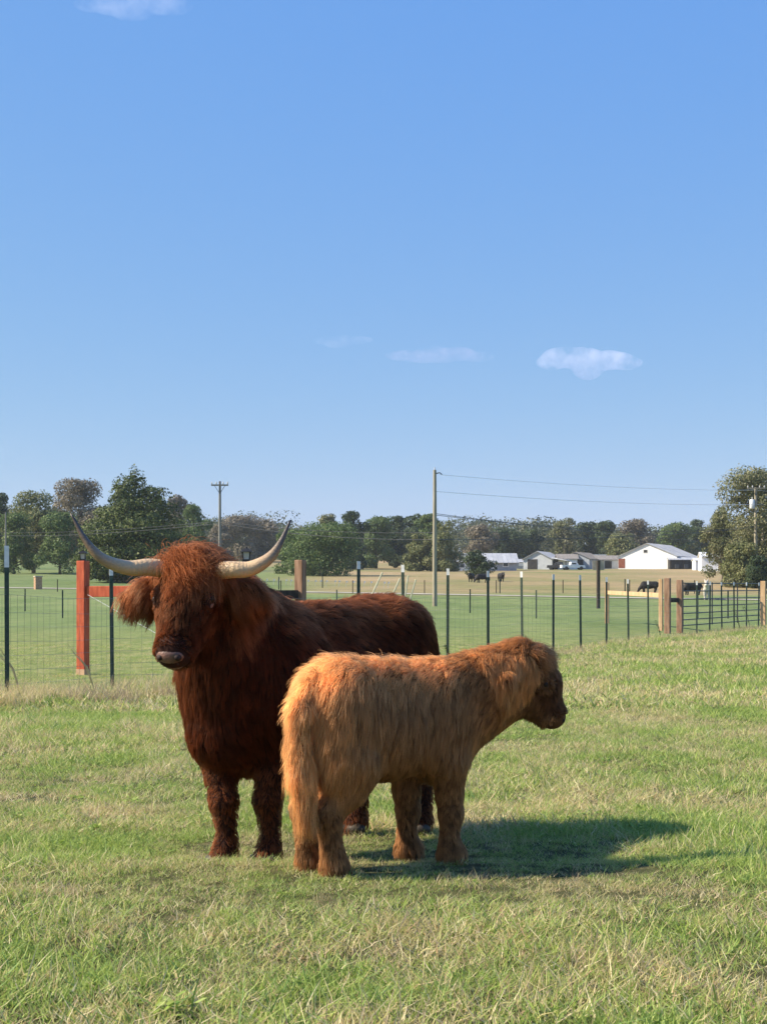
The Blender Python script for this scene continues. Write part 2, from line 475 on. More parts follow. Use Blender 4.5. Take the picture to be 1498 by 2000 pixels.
def build_grass():
    r = np.random.default_rng(99)
    protos = [grass_tuft("grass_tuft", 100 + i, 110, 0.13, 0.014, 0.044, 0.0024, 1.35, m_grass) for i in range(7)]
    protos += [grass_tuft("tall_grass_tuft", 200 + i, 34, 0.12, 0.030, 0.075, 0.0022, 1.1, m_grass) for i in range(3)]
    protos += [grass_tuft("coarse_grass_tuft", 300 + i, 85, 0.24, 0.022, 0.065, 0.0042, 1.0, m_grass) for i in range(4)]
    protos += [grass_tuft("dry_grass_tuft", 400 + i, 40, 0.16, 0.08, 0.26, 0.0028, 0.7, m_dry) for i in range(3)]
    def rosette(k):
        q = np.random.default_rng(500 + k); V, F, S = [], [], []
        for i in range(22):
            a = q.uniform(0, 6.283); L_ = q.uniform(0.02, 0.05); w = L_ * q.uniform(0.22, 0.4); x0, y0 = q.normal(0, 0.03, 2); e = q.uniform(0.2, 0.7)
            d = np.array([math.cos(a), math.sin(a), e]); sd = np.array([-math.sin(a), math.cos(a), 0]); o = np.array([x0, y0, 0.012 + q.uniform(0, 0.02)])
            b0 = len(V); V += [o, o + d * L_ * 0.5 + sd * w, o + d * L_, o + d * L_ * 0.5 - sd * w]; F += [(b0, b0 + 1, b0 + 3), (b0 + 1, b0 + 2, b0 + 3)]; S += [q.uniform(0.86, 1.0)] * 4
        me = np_mesh("rosette", np.array(V), np.array(F), m_grass); at = me.attributes.new("shade", 'FLOAT', 'POINT'); at.data.foreach_set("value", np.array(S, np.float32))
        return bpy.data.objects.new("rosette", me)
    protos += [rosette(k) for k in range(3)]
    P, I, S = [], [], []
    def zone(y0, y1, dens, picks, probs, smin, smax, side=-1, pad=1.0):
        a = (y1 - y0) * ((0.265 * (y0 + y1)) + 2 * pad)
        n = int(a * dens * 1.2)
        y = np.sqrt(r.uniform(y0 ** 2, y1 ** 2, n)); x = (r.random(n) * 2 - 1) * (0.265 * y + pad)
        d = y - fence_y(x)
        k = d < 0.4 if side < 0 else (d > 0.2)
        x, y = x[k], y[k]
        tall = vnoise(np.stack([x, y], -1) * 0.9, 17)
        P.append(np.stack([x, y, ground_z(x, y)], -1))
        trod = 1 - 0.5 * (smooth01(1.6, 0.9, np.abs(x)) * smooth01(5.2, 5.9, y) * smooth01(8.2, 7.4, y))   # grazed and trodden round the animals
        I.append(r.choice(picks, len(x), p=probs)); S.append(r.uniform(smin, smax, len(x)) * np.clip(1 + 0.40 * tall, 0.6, 1.6) * trod)
    short = list(range(7)); tall = [7, 8, 9]; coarse = [10, 11, 12, 13]; dry = [14, 15, 16]
    zone(3.4, 9, 140, short + tall, [0.88 / 7] * 7 + [0.12 / 3] * 3, 0.8, 1.3)
    zone(3.4, 12, 2.5, [17, 18, 19], [1 / 3] * 3, 0.45, 0.9)
    zone(3.4, 14, 5, dry, [1 / 3] * 3, 0.35, 0.6)
    zone(9, 16, 75, short + tall, [0.8 / 7] * 7 + [0.2 / 3] * 3, 0.9, 1.5)
    zone(16, 32, 26, coarse + tall, [0.8 / 4] * 4 + [0.2 / 3] * 3, 0.9, 1.6)
    zone(32, 62, 12, coarse, [0.25] * 4, 1.0, 2.0)
    zone(14, 40, 7, coarse, [0.25] * 4, 0.35, 0.6, side=1)
    # ranker dry growth along the fence line
    for _ in range(1500):
        t = r.uniform(0.8, len(FENCE) - 2.2); i = int(t); q = FENCE[i] * (1 - t + i) + FENCE[i + 1] * (t - i)
        q = q + r.normal(0, 0.28, 2) + np.array([0, -0.25])
        P.append(np.array([[q[0], q[1], gz(*q)]])); 
        dry_here = (q[0] < 1.0 and r.random() < 0.6) or r.random() < 0.25
        I.append(np.array([r.choice(dry) if dry_here else r.choice(tall + coarse)])); S.append(np.array([r.uniform(0.45, 1.15)]))
    # dry clumps by the left post
    for cx, cy2, n in ((-4.1, 16.6, 60), (-3.9, 17.3, 40), (-3.2, 17.5, 30), (-4.4, 17.4, 40), (-2.6, 18.2, 30)):
        for _ in range(n):
            q = (cx + r.normal(0, 0.22), cy2 + r.normal(0, 0.25))
            P.append(np.array([[q[0], q[1], gz(*q)]])); I.append(np.array([r.choice(dry)])); S.append(np.array([r.uniform(0.7, 1.3)]))
    P = np.concatenate(P); I = np.concatenate(I); S = np.concatenate(S)
    n = len(P)
    rot = np.stack([r.normal(0, 0.10, n), r.normal(0, 0.10, n), r.uniform(0, 6.283, n)], -1)
    scl = np.stack([S, S, S * r.uniform(0.8, 1.15, n)], -1)
    o = scatter("grass", protos, P, rot, scl, I)
    tag(o, kind="stuff")
    print("grass tufts", n)
build_grass()

# ------------------------------------------------------------------ trees
def leaf_material(name, cols, rough=0.6, trans=0.3):
    m, nt, N, L, b = new_mat(name)
    at = N.new("ShaderNodeAttribute"); at.attribute_name = "leaf_shade"
    r = N.new("ShaderNodeValToRGB"); e = r.color_ramp.elements
    e[0].color = (*cols[0], 1); e[1].color = (*cols[-1], 1)
    for i, c in enumerate(cols[1:-1]):
        k = e.new((i + 1) / (len(cols) - 1)); k.color = (*c, 1)
    L.new(at.outputs["Fac"], r.inputs[0]); L.new(r.outputs[0], b.inputs["Base Color"])
    b.inputs["Roughness"].default_value = rough; b.inputs["Specular IOR Level"].default_value = 0.25
    tr = N.new("ShaderNodeBsdfTranslucent"); L.new(r.outputs[0], tr.inputs["Color"])
    ms = N.new("ShaderNodeMixShader"); ms.inputs[0].default_value = trans
    L.new(b.outputs[0], ms.inputs[1]); L.new(tr.outputs[0], ms.inputs[2])
    L.new(ms.outputs[0], N["Material Output"].inputs["Surface"])
    return m
m_bark = mat("bark", (0.06, 0.045, 0.035), (0.13, 0.10, 0.075), 3, 0.9, stretch=(4, 4, 1))
m_bark_pale = mat("pale_bark", (0.20, 0.17, 0.14), (0.33, 0.29, 0.24), 3, 0.9, stretch=(4, 4, 1))
LEAF = {
    'juniper': leaf_material("juniper_foliage", [(0.030, 0.046, 0.010), (0.068, 0.098, 0.020), (0.135, 0.155, 0.036)], trans=0.15),
    'green': leaf_material("green_leaves", [(0.061, 0.105, 0.032), (0.105, 0.161, 0.049), (0.175, 0.219, 0.079)]),
    'olive': leaf_material("olive_leaves", [(0.096, 0.119, 0.042), (0.166, 0.184, 0.07), (0.263, 0.254, 0.114)]),
    'grey': leaf_material("thin_autumn_leaves", [(0.131, 0.114, 0.079), (0.193, 0.166, 0.114), (0.28, 0.236, 0.175)]),
    'dark': leaf_material("dark_leaves", [(0.032, 0.052, 0.025), (0.056, 0.088, 0.038), (0.096, 0.131, 0.056)]),
    'pale': leaf_material("pale_turning_leaves", [(0.085, 0.105, 0.038), (0.155, 0.165, 0.068), (0.30, 0.28, 0.16)]),
}

def leaves_in_blobs(r, blobs, n, size, hollow=0.55):
    """leaf-sized faces in clumps through the outer part of each blob"""
    vol = np.array([b[1][0] * b[1][1] * b[1][2] for b in blobs]) ** 0.75
    pick = r.choice(len(blobs), n, p=vol / vol.sum())
    C = np.array([b[0] for b in blobs])[pick]; Rr = np.array([b[1] for b in blobs])[pick]
    d = nrm(r.normal(0, 1, (n, 3)))
    # clumps: snap directions towards a few per blob
    nc = 26
    cd = nrm(r.normal(0, 1, (len(blobs), nc, 3)))
    ci = r.integers(0, nc, n)
    d = nrm(d * 0.60 + cd[pick, ci])
    cr = r.uniform(hollow, 1.02, (len(blobs), nc))
    rad = np.clip(cr[pick, ci] + r.normal(0, 0.055, n), 0.2, 1.15)
    P = C + d * Rr * rad[:, None]
    nm = nrm(d + r.normal(0, 0.65, (n, 3)) + np.array([0, 0, 0.35]))
    a = nrm(np.cross(nm, r.normal(0, 1, (n, 3)))); b = np.cross(nm, a)
    s = size * r.uniform(0.5, 1.3, (n, 1))
    tri = np.stack([P + a * s, P - a * s * 0.5 + b * s * 0.8, P - a * s * 0.6 - b * s * 0.75, ], 1)
    shade = np.clip(0.5 + r.normal(0, 0.22, n) + 0.22 * r.normal(0, 1, (len(blobs), nc))[pick, ci], 0, 1)
    return tri.reshape(-1, 3), np.arange(n * 3).reshape(-1, 3), np.repeat(shade, 3)

def tree_mesh(seed, h, w, kind, n, leaf, base=0.22, nblobs=9, flat=1.0):
    """crown + trunk meshes of a tree of height h and width w standing at the origin"""
    r = np.random.default_rng(seed)
    blobs = []
    if kind == 'juniper':
        for i in range(16):
            t = (i + 0.5) / 16
            zc = h * (0.06 + 0.88 * t); rr = w / 2 * min(1.0, (1 - t) * 1.7) ** 0.8 * (0.85 if t < 0.12 else 1.0)
            for k in range(max(2, int(6 * (1 - t)) + 2)):
                a = r.uniform(0, 6.283); q = rr * 0.58 * r.uniform(0.6, 1.1)
                blobs.append(((q * math.cos(a), q * math.sin(a), zc + r.normal(0, h * 0.02)), (rr * 0.52 + 0.25, rr * 0.52 + 0.25, h * 0.085)))
    else:
        z0 = h * base * 0.5; w = w * 1.12; nblobs = int(nblobs * 1.5)
        blobs.append(((0, 0, (z0 + h) / 2), (w * 0.30, w * 0.30, (h - z0) * 0.40)))
        for i in range(nblobs):
            a = r.uniform(0, 6.283); t = r.random() ** 1.15
            env = math.sin(math.pi * (0.22 + 0.70 * t)) ** 0.6
            q = w * 0.5 * env * r.uniform(0.35, 0.78)
            br = w * r.uniform(0.15, 0.27)
            zc = z0 + (h - z0) * t
            zc = min(max(zc, z0 + br * 0.4), h - br * 0.8)
            blobs.append(((q * math.cos(a), q * math.sin(a), zc), (br, br, br * 0.8 * flat)))
        blobs.append(((r.normal(0, w * 0.06), 0, h - w * 0.11), (w * 0.17, w * 0.17, w * 0.12)))
    V, F, S = leaves_in_blobs(r, blobs, n, leaf, 0.35 if kind == 'pale' else 0.55)
    V[:, 2] = np.maximum(V[:, 2], 0.05)
    me = np_mesh("crown", V, F, LEAF[kind])
    at = me.attributes.new("leaf_shade", 'FLOAT', 'POINT'); at.data.foreach_set("value", S.astype(np.float32))
    mb = MB()
    tr = max(0.08, h * 0.022)
    top = h * 0.72
    mb.tube([(0, 0, -0.3), (r.normal(0, tr * 0.3), 0, h * 0.12), (r.normal(0, tr), r.normal(0, tr), h * 0.35), (0, 0, top)], [tr * 1.3, tr, tr * 0.75, tr * 0.2], 7)
    for (c, rr) in blobs[1:12]:
        zz = max(h * 0.12, min(c[2] * 0.62, top * 0.9))
        mid = (c[0] * 0.45, c[1] * 0.45, zz + (c[2] - zz) * 0.55)
        mb.tube([(0, 0, zz), mid, c], [tr * 0.5, tr * 0.32, tr * 0.1], 5)
    tm = mb.mesh("trunk", m_bark_pale if kind in ('pale', 'grey') else m_bark, True)
    return me, tm

def plant_tree(xpx, d, ytop, wpx, kind, label, seed, n=2600, leaf=None, base=0.2, cat="tree", name="tree", group=None, nblobs=9, flat=1.0):
    x, y, z = gpt(xpx, d)
    h = (EYE + (HORIZON - ytop) * d / FPX) - z; w = wpx * d / FPX
    n = int(n * (2.6 if kind not in ('juniper',) else 1)); leaf = (leaf or max(0.16, d * 0.00100)) * (0.72 if kind != 'juniper' else 1.0)
    cm, tm = tree_mesh(seed, h, w, kind, n, leaf, base, nblobs, flat)
    o = empty(name, (x, y, z), 0)
    link("trunk", tm, o); link("crown", cm, o)
    tag(o, label, cat, group)
    return o

T = plant_tree
T(268, 205, 910, 245, 'juniper', "big dense dark green conical evergreen behind the red fence post", 1, n=80000, leaf=0.19, name="evergreen_tree")
T(5, 300, 962, 60, 'dark', "dark tree cut by the left edge of the photo", 2, n=4200, base=0.1)
T(66, 265, 957, 112, 'olive', "round olive-green tree with brownish top left of the tallest left tree", 3, n=6500, base=0.12, nblobs=12)
T(158, 280, 934, 118, 'grey', "tall grey-green tree just left of the big evergreen", 4, n=7000, base=0.12, nblobs=12)
T(118, 255, 1000, 90, 'green', "low dark green tree in front of the grey-green tree at left", 5, n=4200, base=0.05)
T(28, 258, 1000, 80, 'green', "low bushy green tree near the left edge", 6, n=3600, base=0.05)
T(352, 300, 965, 66, 'grey', "thin greyish tree peeping out right of the big evergreen", 7, n=2500, base=0.15)
T(380, 290, 985, 72, 'green', "dark green tree between the big evergreen and the left utility pole", 8, n=4200, base=0.08)
T(462, 420, 1006, 90, 'grey', "wide brownish-grey tree right of the left utility pole", 9, n=4600, base=0.1)
T(520, 430, 1013, 80, 'grey', "second brownish-grey tree, between the cow's right horn and the left utility pole", 10, n=4200, base=0.1)
T(425, 410, 1022, 60, 'grey', "low brown-grey tree directly behind the left utility pole", 11, n=3200, base=0.1)
T(632, 245, 1020, 150, 'green', "broad bright green tree touching the ground right of the cow's horn", 12, n=9500, base=0.02, nblobs=16)
T(572, 262, 1033, 70, 'green', "rounded green bush-like tree at the tip of the right horn", 13, n=4000, base=0.02)
T(690, 330, 998, 62, 'dark', "tall dark pine-like tree above the broad green tree", 14, n=4200, base=0.1)
T(645, 335, 1004, 56, 'pale', "thin pale tree behind the broad green tree", 15, n=1900, base=0.2)
T(735, 350, 1008, 70, 'green', "mid-green tree right of the tall dark pine", 16, n=3800, base=0.1)
T(772, 360, 1007, 60, 'dark', "dark rounded tree between the pine and the middle utility pole", 17, n=3600, base=0.1)
T(812, 355, 1004, 60, 'dark', "dark tree left of the middle utility pole", 18, n=3600, base=0.1)
T(838, 330, 1003, 56, 'green', "green tree right behind the middle utility pole", 19, n=3600, base=0.06)
T(868, 300, 1017, 84, 'olive', "light olive tree immediately right of the middle utility pole", 20, n=4600, base=0.03)
T(818, 302, 1040, 60, 'olive', "low light olive tree left of the middle utility pole", 21, n=3600, base=0.03)
T(940, 400, 1024, 70, 'grey', "grey-brown tree behind the left farmhouse", 22, n=3800, base=0.1)
T(990, 420, 1030, 80, 'dark', "dark tree behind the right end of the left farmhouse", 23, n=3800, base=0.1)
T(1038, 430, 1033, 54, 'dark', "small dark tree left of the grey pointed tree", 24, n=2600, base=0.1)
T(1104, 420, 1010, 70, 'pale', "greyish pale tree with a pointed top behind the sheds", 25, n=2900, base=0.15)
T(1150, 425, 1019, 66, 'dark', "dark green tree behind the sheds right of the pale tree", 26, n=3600, base=0.1)
T(1180, 420, 1017, 56, 'dark', "dark green round-topped tree left of the bare grey tree", 27, n=3300, base=0.1)
T(1236, 430, 1013, 66, 'grey', "thin bare-looking grey tree above the white barn", 28, n=2100, base=0.15)
T(1205, 400, 1040, 80, 'olive', "low olive tree behind the left eave of the white barn", 29, n=4000, base=0.05)
T(1318, 410, 1020, 74, 'green', "green tree behind the roof ridge of the white barn", 30, n=4000, base=0.08)
T(1362, 420, 1014, 66, 'dark', "dark green tree left of the big pale tree", 31, n=3600, base=0.08)
T(1340, 410, 1055, 60, 'olive', "low olive-green tree behind the open end of the white barn", 32, n=3400, base=0.05)
T(1410, 195, 985, 80, 'pale', "leaning pale-leaved tree with thin foliage left of the big right tree", 33, n=5200, leaf=0.19, base=0.22, nblobs=13)
T(1492, 176, 908, 165, 'pale', "tallest tree, pale and loose, cut by the right edge", 34, n=13000, leaf=0.19, base=0.16, nblobs=24)
T(1452, 172, 1060, 85, 'olive', "low dense olive tree at the foot of the right utility pole", 35, n=5200, leaf=0.19, base=0.03, nblobs=12)
T(1478, 168, 1085, 60, 'dark', "dark bush under the big right tree", 36, n=3000, leaf=0.17, base=0.02)
T(935, 228, 1074, 58, 'dark', "small dark loose tree above the black cattle in front of the farmhouse", 37, n=1700, leaf=0.22, base=0.30, nblobs=10)

def build_woodland():
    r = np.random.default_rng(5)
    blobs = []
    for i in range(520):
        xpx = r.uniform(-350, 1850); d = r.uniform(440, 600)
        ytop = 1030 + 8 * math.sin(xpx * 0.011) + r.normal(0, 8) - 34 * float(smooth01(430, 300, xpx))
        x, y, z = gpt(xpx, d)
        zt = EYE + (HORIZON - ytop) * d / FPX
        w = r.uniform(5, 9)
        hh = (zt - z)
        for q in (0.15, 0.5, 0.82):
            blobs.append(((x + r.normal(0, 1.5), y + r.normal(0, 2), z + hh * q), (w, w, hh * 0.27)))
    V, F, S = leaves_in_blobs(r, blobs, 280000, 0.42, 0.45)
    tone = vnoise(V[:, :2] * 0.055, 71) * 0.38
    S = np.clip(S * 0.75 + 0.12 + tone, 0, 1)
    me = np_mesh("distant_woodland", V, F, leaf_material("woodland_leaves", [(0.038, 0.056, 0.032), (0.079, 0.102, 0.052), (0.175, 0.166, 0.105)]))
    at = me.attributes.new("leaf_shade", 'FLOAT', 'POINT'); at.data.foreach_set("value", S.astype(np.float32))
    tag(link("distant_woodland", me), kind="stuff")
build_woodland()
# ------------------------------------------------------------------ animal bodies: one smooth implicit surface each
class Field:
    def __init__(s, lo, hi, h):
        s.lo = np.array(lo, float); s.h = h
        s.n = np.ceil((np.array(hi) - s.lo) / h).astype(int) + 1
        ax = [s.lo[i] + h * np.arange(s.n[i]) for i in range(3)]
        s.P = np.stack(np.meshgrid(*ax, indexing='ij'), -1).reshape(-1, 3).astype(np.float32)
        s.D = np.full(len(s.P), 9.0, np.float32)
    def _mix(s, d, k):
        t = np.clip(0.5 + 0.5 * (s.D - d) / k, 0, 1)
        s.D = s.D * (1 - t) + d * t - k * t * (1 - t)
    def cap(s, a, b, ra, rb, k=0.05, sc=(1, 1, 1)):
        sc = np.array(sc, np.float32)
        a = (np.array(a) / sc).astype(np.float32); b = (np.array(b) / sc).astype(np.float32)
        P = s.P / sc
        ab = b - a
        t = np.clip(((P - a) @ ab) / max(float(ab @ ab), 1e-9), 0, 1)
        d = np.linalg.norm(P - a - t[:, None] * ab, axis=1) - (ra + (rb - ra) * t)
        s._mix(d * float(sc.min()), k); return s
    def chain(s, pts, k=0.04):
        for (p, r), (q, r2) in zip(pts[:-1], pts[1:]): s.cap(p, q, r, r2, k)
        return s
    def ell(s, c, r, axes=None, k=0.04):
        Q = s.P - np.array(c, np.float32)
        if axes is not None: Q = Q @ np.array(axes, np.float32).T
        r = np.array(r, np.float32)
        k0 = np.linalg.norm(Q / r, axis=1); k1 = np.linalg.norm(Q / (r * r), axis=1)
        s._mix(k0 * (k0 - 1) / np.maximum(k1, 1e-6), k); return s
    def grid(s): return s.D.reshape(s.n)
    def sample(s, p, want_grad=False):
        G = s.grid(); q = (p - s.lo) / s.h
        q = np.clip(q, 0, np.array(s.n) - 1.001); i = q.astype(int); f = q - i
        x, y, z = i.T; fx, fy, fz = f.T
        c = {}
        for a in (0, 1):
            for b_ in (0, 1):
                for e in (0, 1): c[a, b_, e] = G[x + a, y + b_, z + e]
        def mixz(a, b_): return c[a, b_, 0] * (1 - fz) + c[a, b_, 1] * fz
        v0 = mixz(0, 0) * (1 - fy) + mixz(0, 1) * fy; v1 = mixz(1, 0) * (1 - fy) + mixz(1, 1) * fy
        val = v0 * (1 - fx) + v1 * fx
        if not want_grad: return val
        gx = (v1 - v0)
        gy = (mixz(0, 1) - mixz(0, 0)) * (1 - fx) + (mixz(1, 1) - mixz(1, 0)) * fx
        w = lambda a, b_: (c[a, b_, 1] - c[a, b_, 0])
        gzz = (w(0, 0) * (1 - fy) + w(0, 1) * fy) * (1 - fx) + (w(1, 0) * (1 - fy) + w(1, 1) * fy) * fx
        g = np.stack([gx, gy, gzz], -1); g /= np.maximum(np.linalg.norm(g, axis=1, keepdims=True), 1e-6)
        return val, g
    def surface(s):
        """naive surface nets -> verts, quads"""
        F = s.grid(); ins = F < 0
        nx, ny, nz = F.shape
        cs = (nx - 1, ny - 1, nz - 1)
        acc = np.zeros(cs + (3,)); cnt = np.zeros(cs)
        corners = [(a, b, c) for a in (0, 1) for b in (0, 1) for c in (0, 1)]
        def cut(o): return F[o[0]:o[0] + nx - 1, o[1]:o[1] + ny - 1, o[2]:o[2] + nz - 1]
        for i, o in enumerate(corners):
            for ax in range(3):
                if o[ax] == 0:
                    o2 = list(o); o2[ax] = 1
                    A, B = cut(o), cut(o2)
                    m = (A < 0) != (B < 0)
                    t = np.where(m, A / np.where(m, A - B, 1), 0)
                    for c in range(3):
                        acc[..., c] += np.where(m, (o[c] + (t if c == ax else 0)), 0)
                    cnt += m
        act = cnt > 0
        idx = -np.ones(cs, int); idx[act] = np.arange(act.sum())
        base = np.stack(np.nonzero(act), -1)
        verts = s.lo + s.h * (base + acc[act] / cnt[act][:, None])
        quads = []
        for ax in range(3):
            sl0 = [slice(None)] * 3; sl1 = [slice(None)] * 3
            sl0[ax] = slice(0, -1); sl1[ax] = slice(1, None)
            A, B = ins[tuple(sl0)], ins[tuple(sl1)]
            e = np.stack(np.nonzero(A != B), -1)
            b1, b2 = [(1, 2), (2, 0), (0, 1)][ax]
            ok = (e[:, b1] > 0) & (e[:, b2] > 0) & (e[:, b1] < cs[b1]) & (e[:, b2] < cs[b2])
            e = e[ok]
            def cell(d1, d2):
                q = e.copy(); q[:, b1] += d1; q[:, b2] += d2
                return idx[q[:, 0], q[:, 1], q[:, 2]]
            q = np.stack([cell(-1, -1), cell(0, -1), cell(0, 0), cell(-1, 0)], -1)
            flip = ~A[e[:, 0], e[:, 1], e[:, 2]]
            q[flip] = q[flip][:, ::-1]
            quads.append(q)
        return verts, np.concatenate(quads)



def fur_material(name, rough=0.34, tip=1.25, root=0.75, radial=0.55, ior=1.38, dense=0.75):
    m, nt, N, L, b = new_mat(name)
    N.remove(b)
    h = N.new("ShaderNodeBsdfHairPrincipled")
    h.parametrization = 'COLOR'
    at = N.new("ShaderNodeAttribute"); at.attribute_name = "hair_color"
    hi = N.new("ShaderNodeHairInfo")
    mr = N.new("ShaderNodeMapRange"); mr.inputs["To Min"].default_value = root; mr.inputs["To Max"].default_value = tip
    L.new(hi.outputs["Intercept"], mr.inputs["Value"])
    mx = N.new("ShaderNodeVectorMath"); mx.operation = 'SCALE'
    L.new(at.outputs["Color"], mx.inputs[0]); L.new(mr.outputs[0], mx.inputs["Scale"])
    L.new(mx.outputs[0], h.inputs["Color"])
    h.inputs["Roughness"].default_value = rough
    h.inputs["Radial Roughness"].default_value = radial
    h.inputs["Random Roughness"].default_value = 0.2
    h.inputs["IOR"].default_value = ior
    # dense coat: strands shade largely with the lie of the hide beneath them
    nn = N.new("ShaderNodeAttribute"); nn.attribute_name = "coat_normal"
    df = N.new("ShaderNodeBsdfDiffuse"); L.new(mx.outputs[0], df.inputs["Color"]); L.new(nn.outputs["Vector"], df.inputs["Normal"])
    ms = N.new("ShaderNodeMixShader"); ms.inputs[0].default_value = dense
    L.new(h.outputs[0], ms.inputs[1])
    neg = N.new("ShaderNodeVectorMath"); neg.operation = 'SCALE'; neg.inputs["Scale"].default_value = -1.0; L.new(nn.outputs["Vector"], neg.inputs[0])
    tl = N.new("ShaderNodeBsdfTranslucent"); L.new(mx.outputs[0], tl.inputs["Color"]); L.new(neg.outputs[0], tl.inputs["Normal"])
    ad = N.new("ShaderNodeAddShader"); L.new(df.outputs[0], ad.inputs[0]); L.new(tl.outputs[0], ad.inputs[1])
    L.new(ad.outputs[0], ms.inputs[2])
    L.new(ms.outputs[0], N["Material Output"].inputs["Surface"])
    return m

def make_strands(field, roots, nrmls, length, comb, lift, grav, curl, npts, seed, stray=0.12):
    """grow strands from the skin; comb = direction they are laid along; kept outside the body"""
    r = np.random.default_rng(seed)
    n = len(roots)
    P = np.zeros((n, npts, 3)); P[:, 0] = roots
    seg = (length / (npts - 1))[:, None]
    comb = nrm(comb - nrmls * np.sum(comb * nrmls, 1, keepdims=True) * 0.85 + r.normal(0, 1, (n, 3)) * np.asarray(stray)[..., None])
    ph = r.uniform(0, 6.28, (n, 2)); ax = nrm(r.normal(0, 1, (n, 3)))
    cur = roots.copy()
    for i in range(1, npts):
        t = i / (npts - 1)
        d = nrmls * (lift[:, None] * (1 - t) ** 1.3) + comb * (0.35 + 0.65 * t) + np.array([0, 0, -1.0]) * (grav[:, None] * t)
        d = nrm(d)
        d = nrm(d + ax * (curl[:, None] * np.sin(ph[:, :1] + t * 5.5)))
        cur = cur + d * seg
        val, g = field.sample(cur, True)
        need = 0.004 + 0.011 * t
        push = np.maximum(need - val, 0)[:, None]
        cur = cur + g * np.minimum(push, 0.05)
        P[:, i] = cur
    return P

def fur_object(name, field, V, Q, nroots, style, seed, parent, mtl, M, clump=0.6, clump_every=28, npts=6, mask=None):
    """style(root, normal) -> dict(len, comb, lift, grav, curl, dens, col, rad)"""
    r = np.random.default_rng(seed)
    T = np.concatenate([Q[:, [0, 1, 2]], Q[:, [0, 2, 3]]])
    a, b, c = V[T[:, 0]], V[T[:, 1]], V[T[:, 2]]
    area = 0.5 * np.linalg.norm(np.cross(b - a, c - a), axis=1)
    ctr = (a + b + c) / 3
    _, gn = field.sample(ctr, True)
    dens = style(ctr, gn)["dens"] * area
    p = dens / dens.sum()
    def sample(n):
        t = r.choice(len(T), n, p=p)
        u = np.sqrt(r.random(n)); v = r.random(n)
        pt = a[t] * (1 - u)[:, None] + b[t] * (u * (1 - v))[:, None] + c[t] * (u * v)[:, None]
        _, g = field.sample(pt, True)
        return pt, g
    def grow(pt, g, sd, stray):
        s = style(pt, g)
        L = s["len"] * np.random.default_rng(sd).uniform(0.5, 1.25, len(pt))
        return make_strands(field, pt, g, L, s["comb"], s["lift"], s["grav"], s["curl"], npts, sd, stray + s.get("stray", np.zeros(len(pt)))), s
    ng = max(nroots // clump_every, 8)
    gp, gg = sample(ng)
    GS, _ = grow(gp, gg, seed + 1, 0.16)
    cp, cg = sample(nroots)
    CS, st = grow(cp, cg, seed + 2, 0.10)
    from mathutils.kdtree import KDTree
    kd = KDTree(ng)
    for i, q in enumerate(gp): kd.insert(q, i)
    kd.balance()
    near = np.array([kd.find(q)[1] for q in cp])
    t = np.linspace(0, 1, npts)[None, :, None]
    cl = clump * r.uniform(0.35, 1.0, (nroots, 1, 1)) * (t ** 0.9)
    off = (cp - gp[near])[:, None, :] * (1 - 0.75 * t)
    tgt = GS[near] + off
    S = CS * (1 - cl) + tgt * cl
    val = field.sample(S.reshape(-1, 3)).reshape(S.shape[:2])
    gshade = r.normal(0, 1, ng)[near] * 0.85 + r.normal(0, 1, nroots) * 0.15
    col = st["col"] * np.clip(1 + 0.27 * gshade, 0.45, 1.8)[:, None]
    # local -> world
    W = S.reshape(-1, 3) @ M[:3, :3].T + M[:3, 3]
    hc = bpy.data.hair_curves.new(name)
    hc.add_curves([npts] * nroots)
    hc.attributes["position"].data.foreach_set("vector", W.astype(np.float32).ravel())
    tt = np.linspace(0, 1, npts)
    rad = st["rad"][:, None] * np.clip(1.15 - tt[None] ** 1.5 * 1.0, 0.12, 1.0)
    ra = hc.attributes.get("radius") or hc.attributes.new("radius", 'FLOAT', 'POINT')
    ra.data.foreach_set("value", rad.astype(np.float32).ravel())
    ca = hc.attributes.new("hair_color", 'FLOAT_COLOR', 'CURVE')
    ca.data.foreach_set("color", np.concatenate([np.clip(col, 0, 0.95), np.ones((nroots, 1))], 1).astype(np.float32).ravel())
    sn = nrm(cg @ M[:3, :3].T + r.normal(0, 0.22, (nroots, 3)))
    na = hc.attributes.new("coat_normal", 'FLOAT_VECTOR', 'CURVE')
    na.data.foreach_set("vector", sn.astype(np.float32).ravel())
    hc.materials.append(mtl)
    o = bpy.data.objects.new(name, hc); COL.objects.link(o); o.parent = parent
    return o

def seg_coord(p, a, b):
    ab = b - a
    t = ((p - a) @ ab) / (ab @ ab)
    tc = np.clip(t, 0, 1)
    return t, np.linalg.norm(p - a - tc[:, None] * ab, axis=1)

def frame2(origin, heading):
    """local x forward, y left, z up -> world matrix"""
    h = np.array([heading[0], heading[1], 0.0]); h /= np.linalg.norm(h)
    l = np.array([-h[1], h[0], 0])
    M = np.eye(4); M[:3, 0] = h; M[:3, 1] = l; M[:3, 2] = (0, 0, 1); M[:3, 3] = origin
    return M

def to_local(M, p): return (np.asarray(p) - M[:3, 3]) @ M[:3, :3]
def vec_local(M, v): return np.asarray(v) @ M[:3, :3]

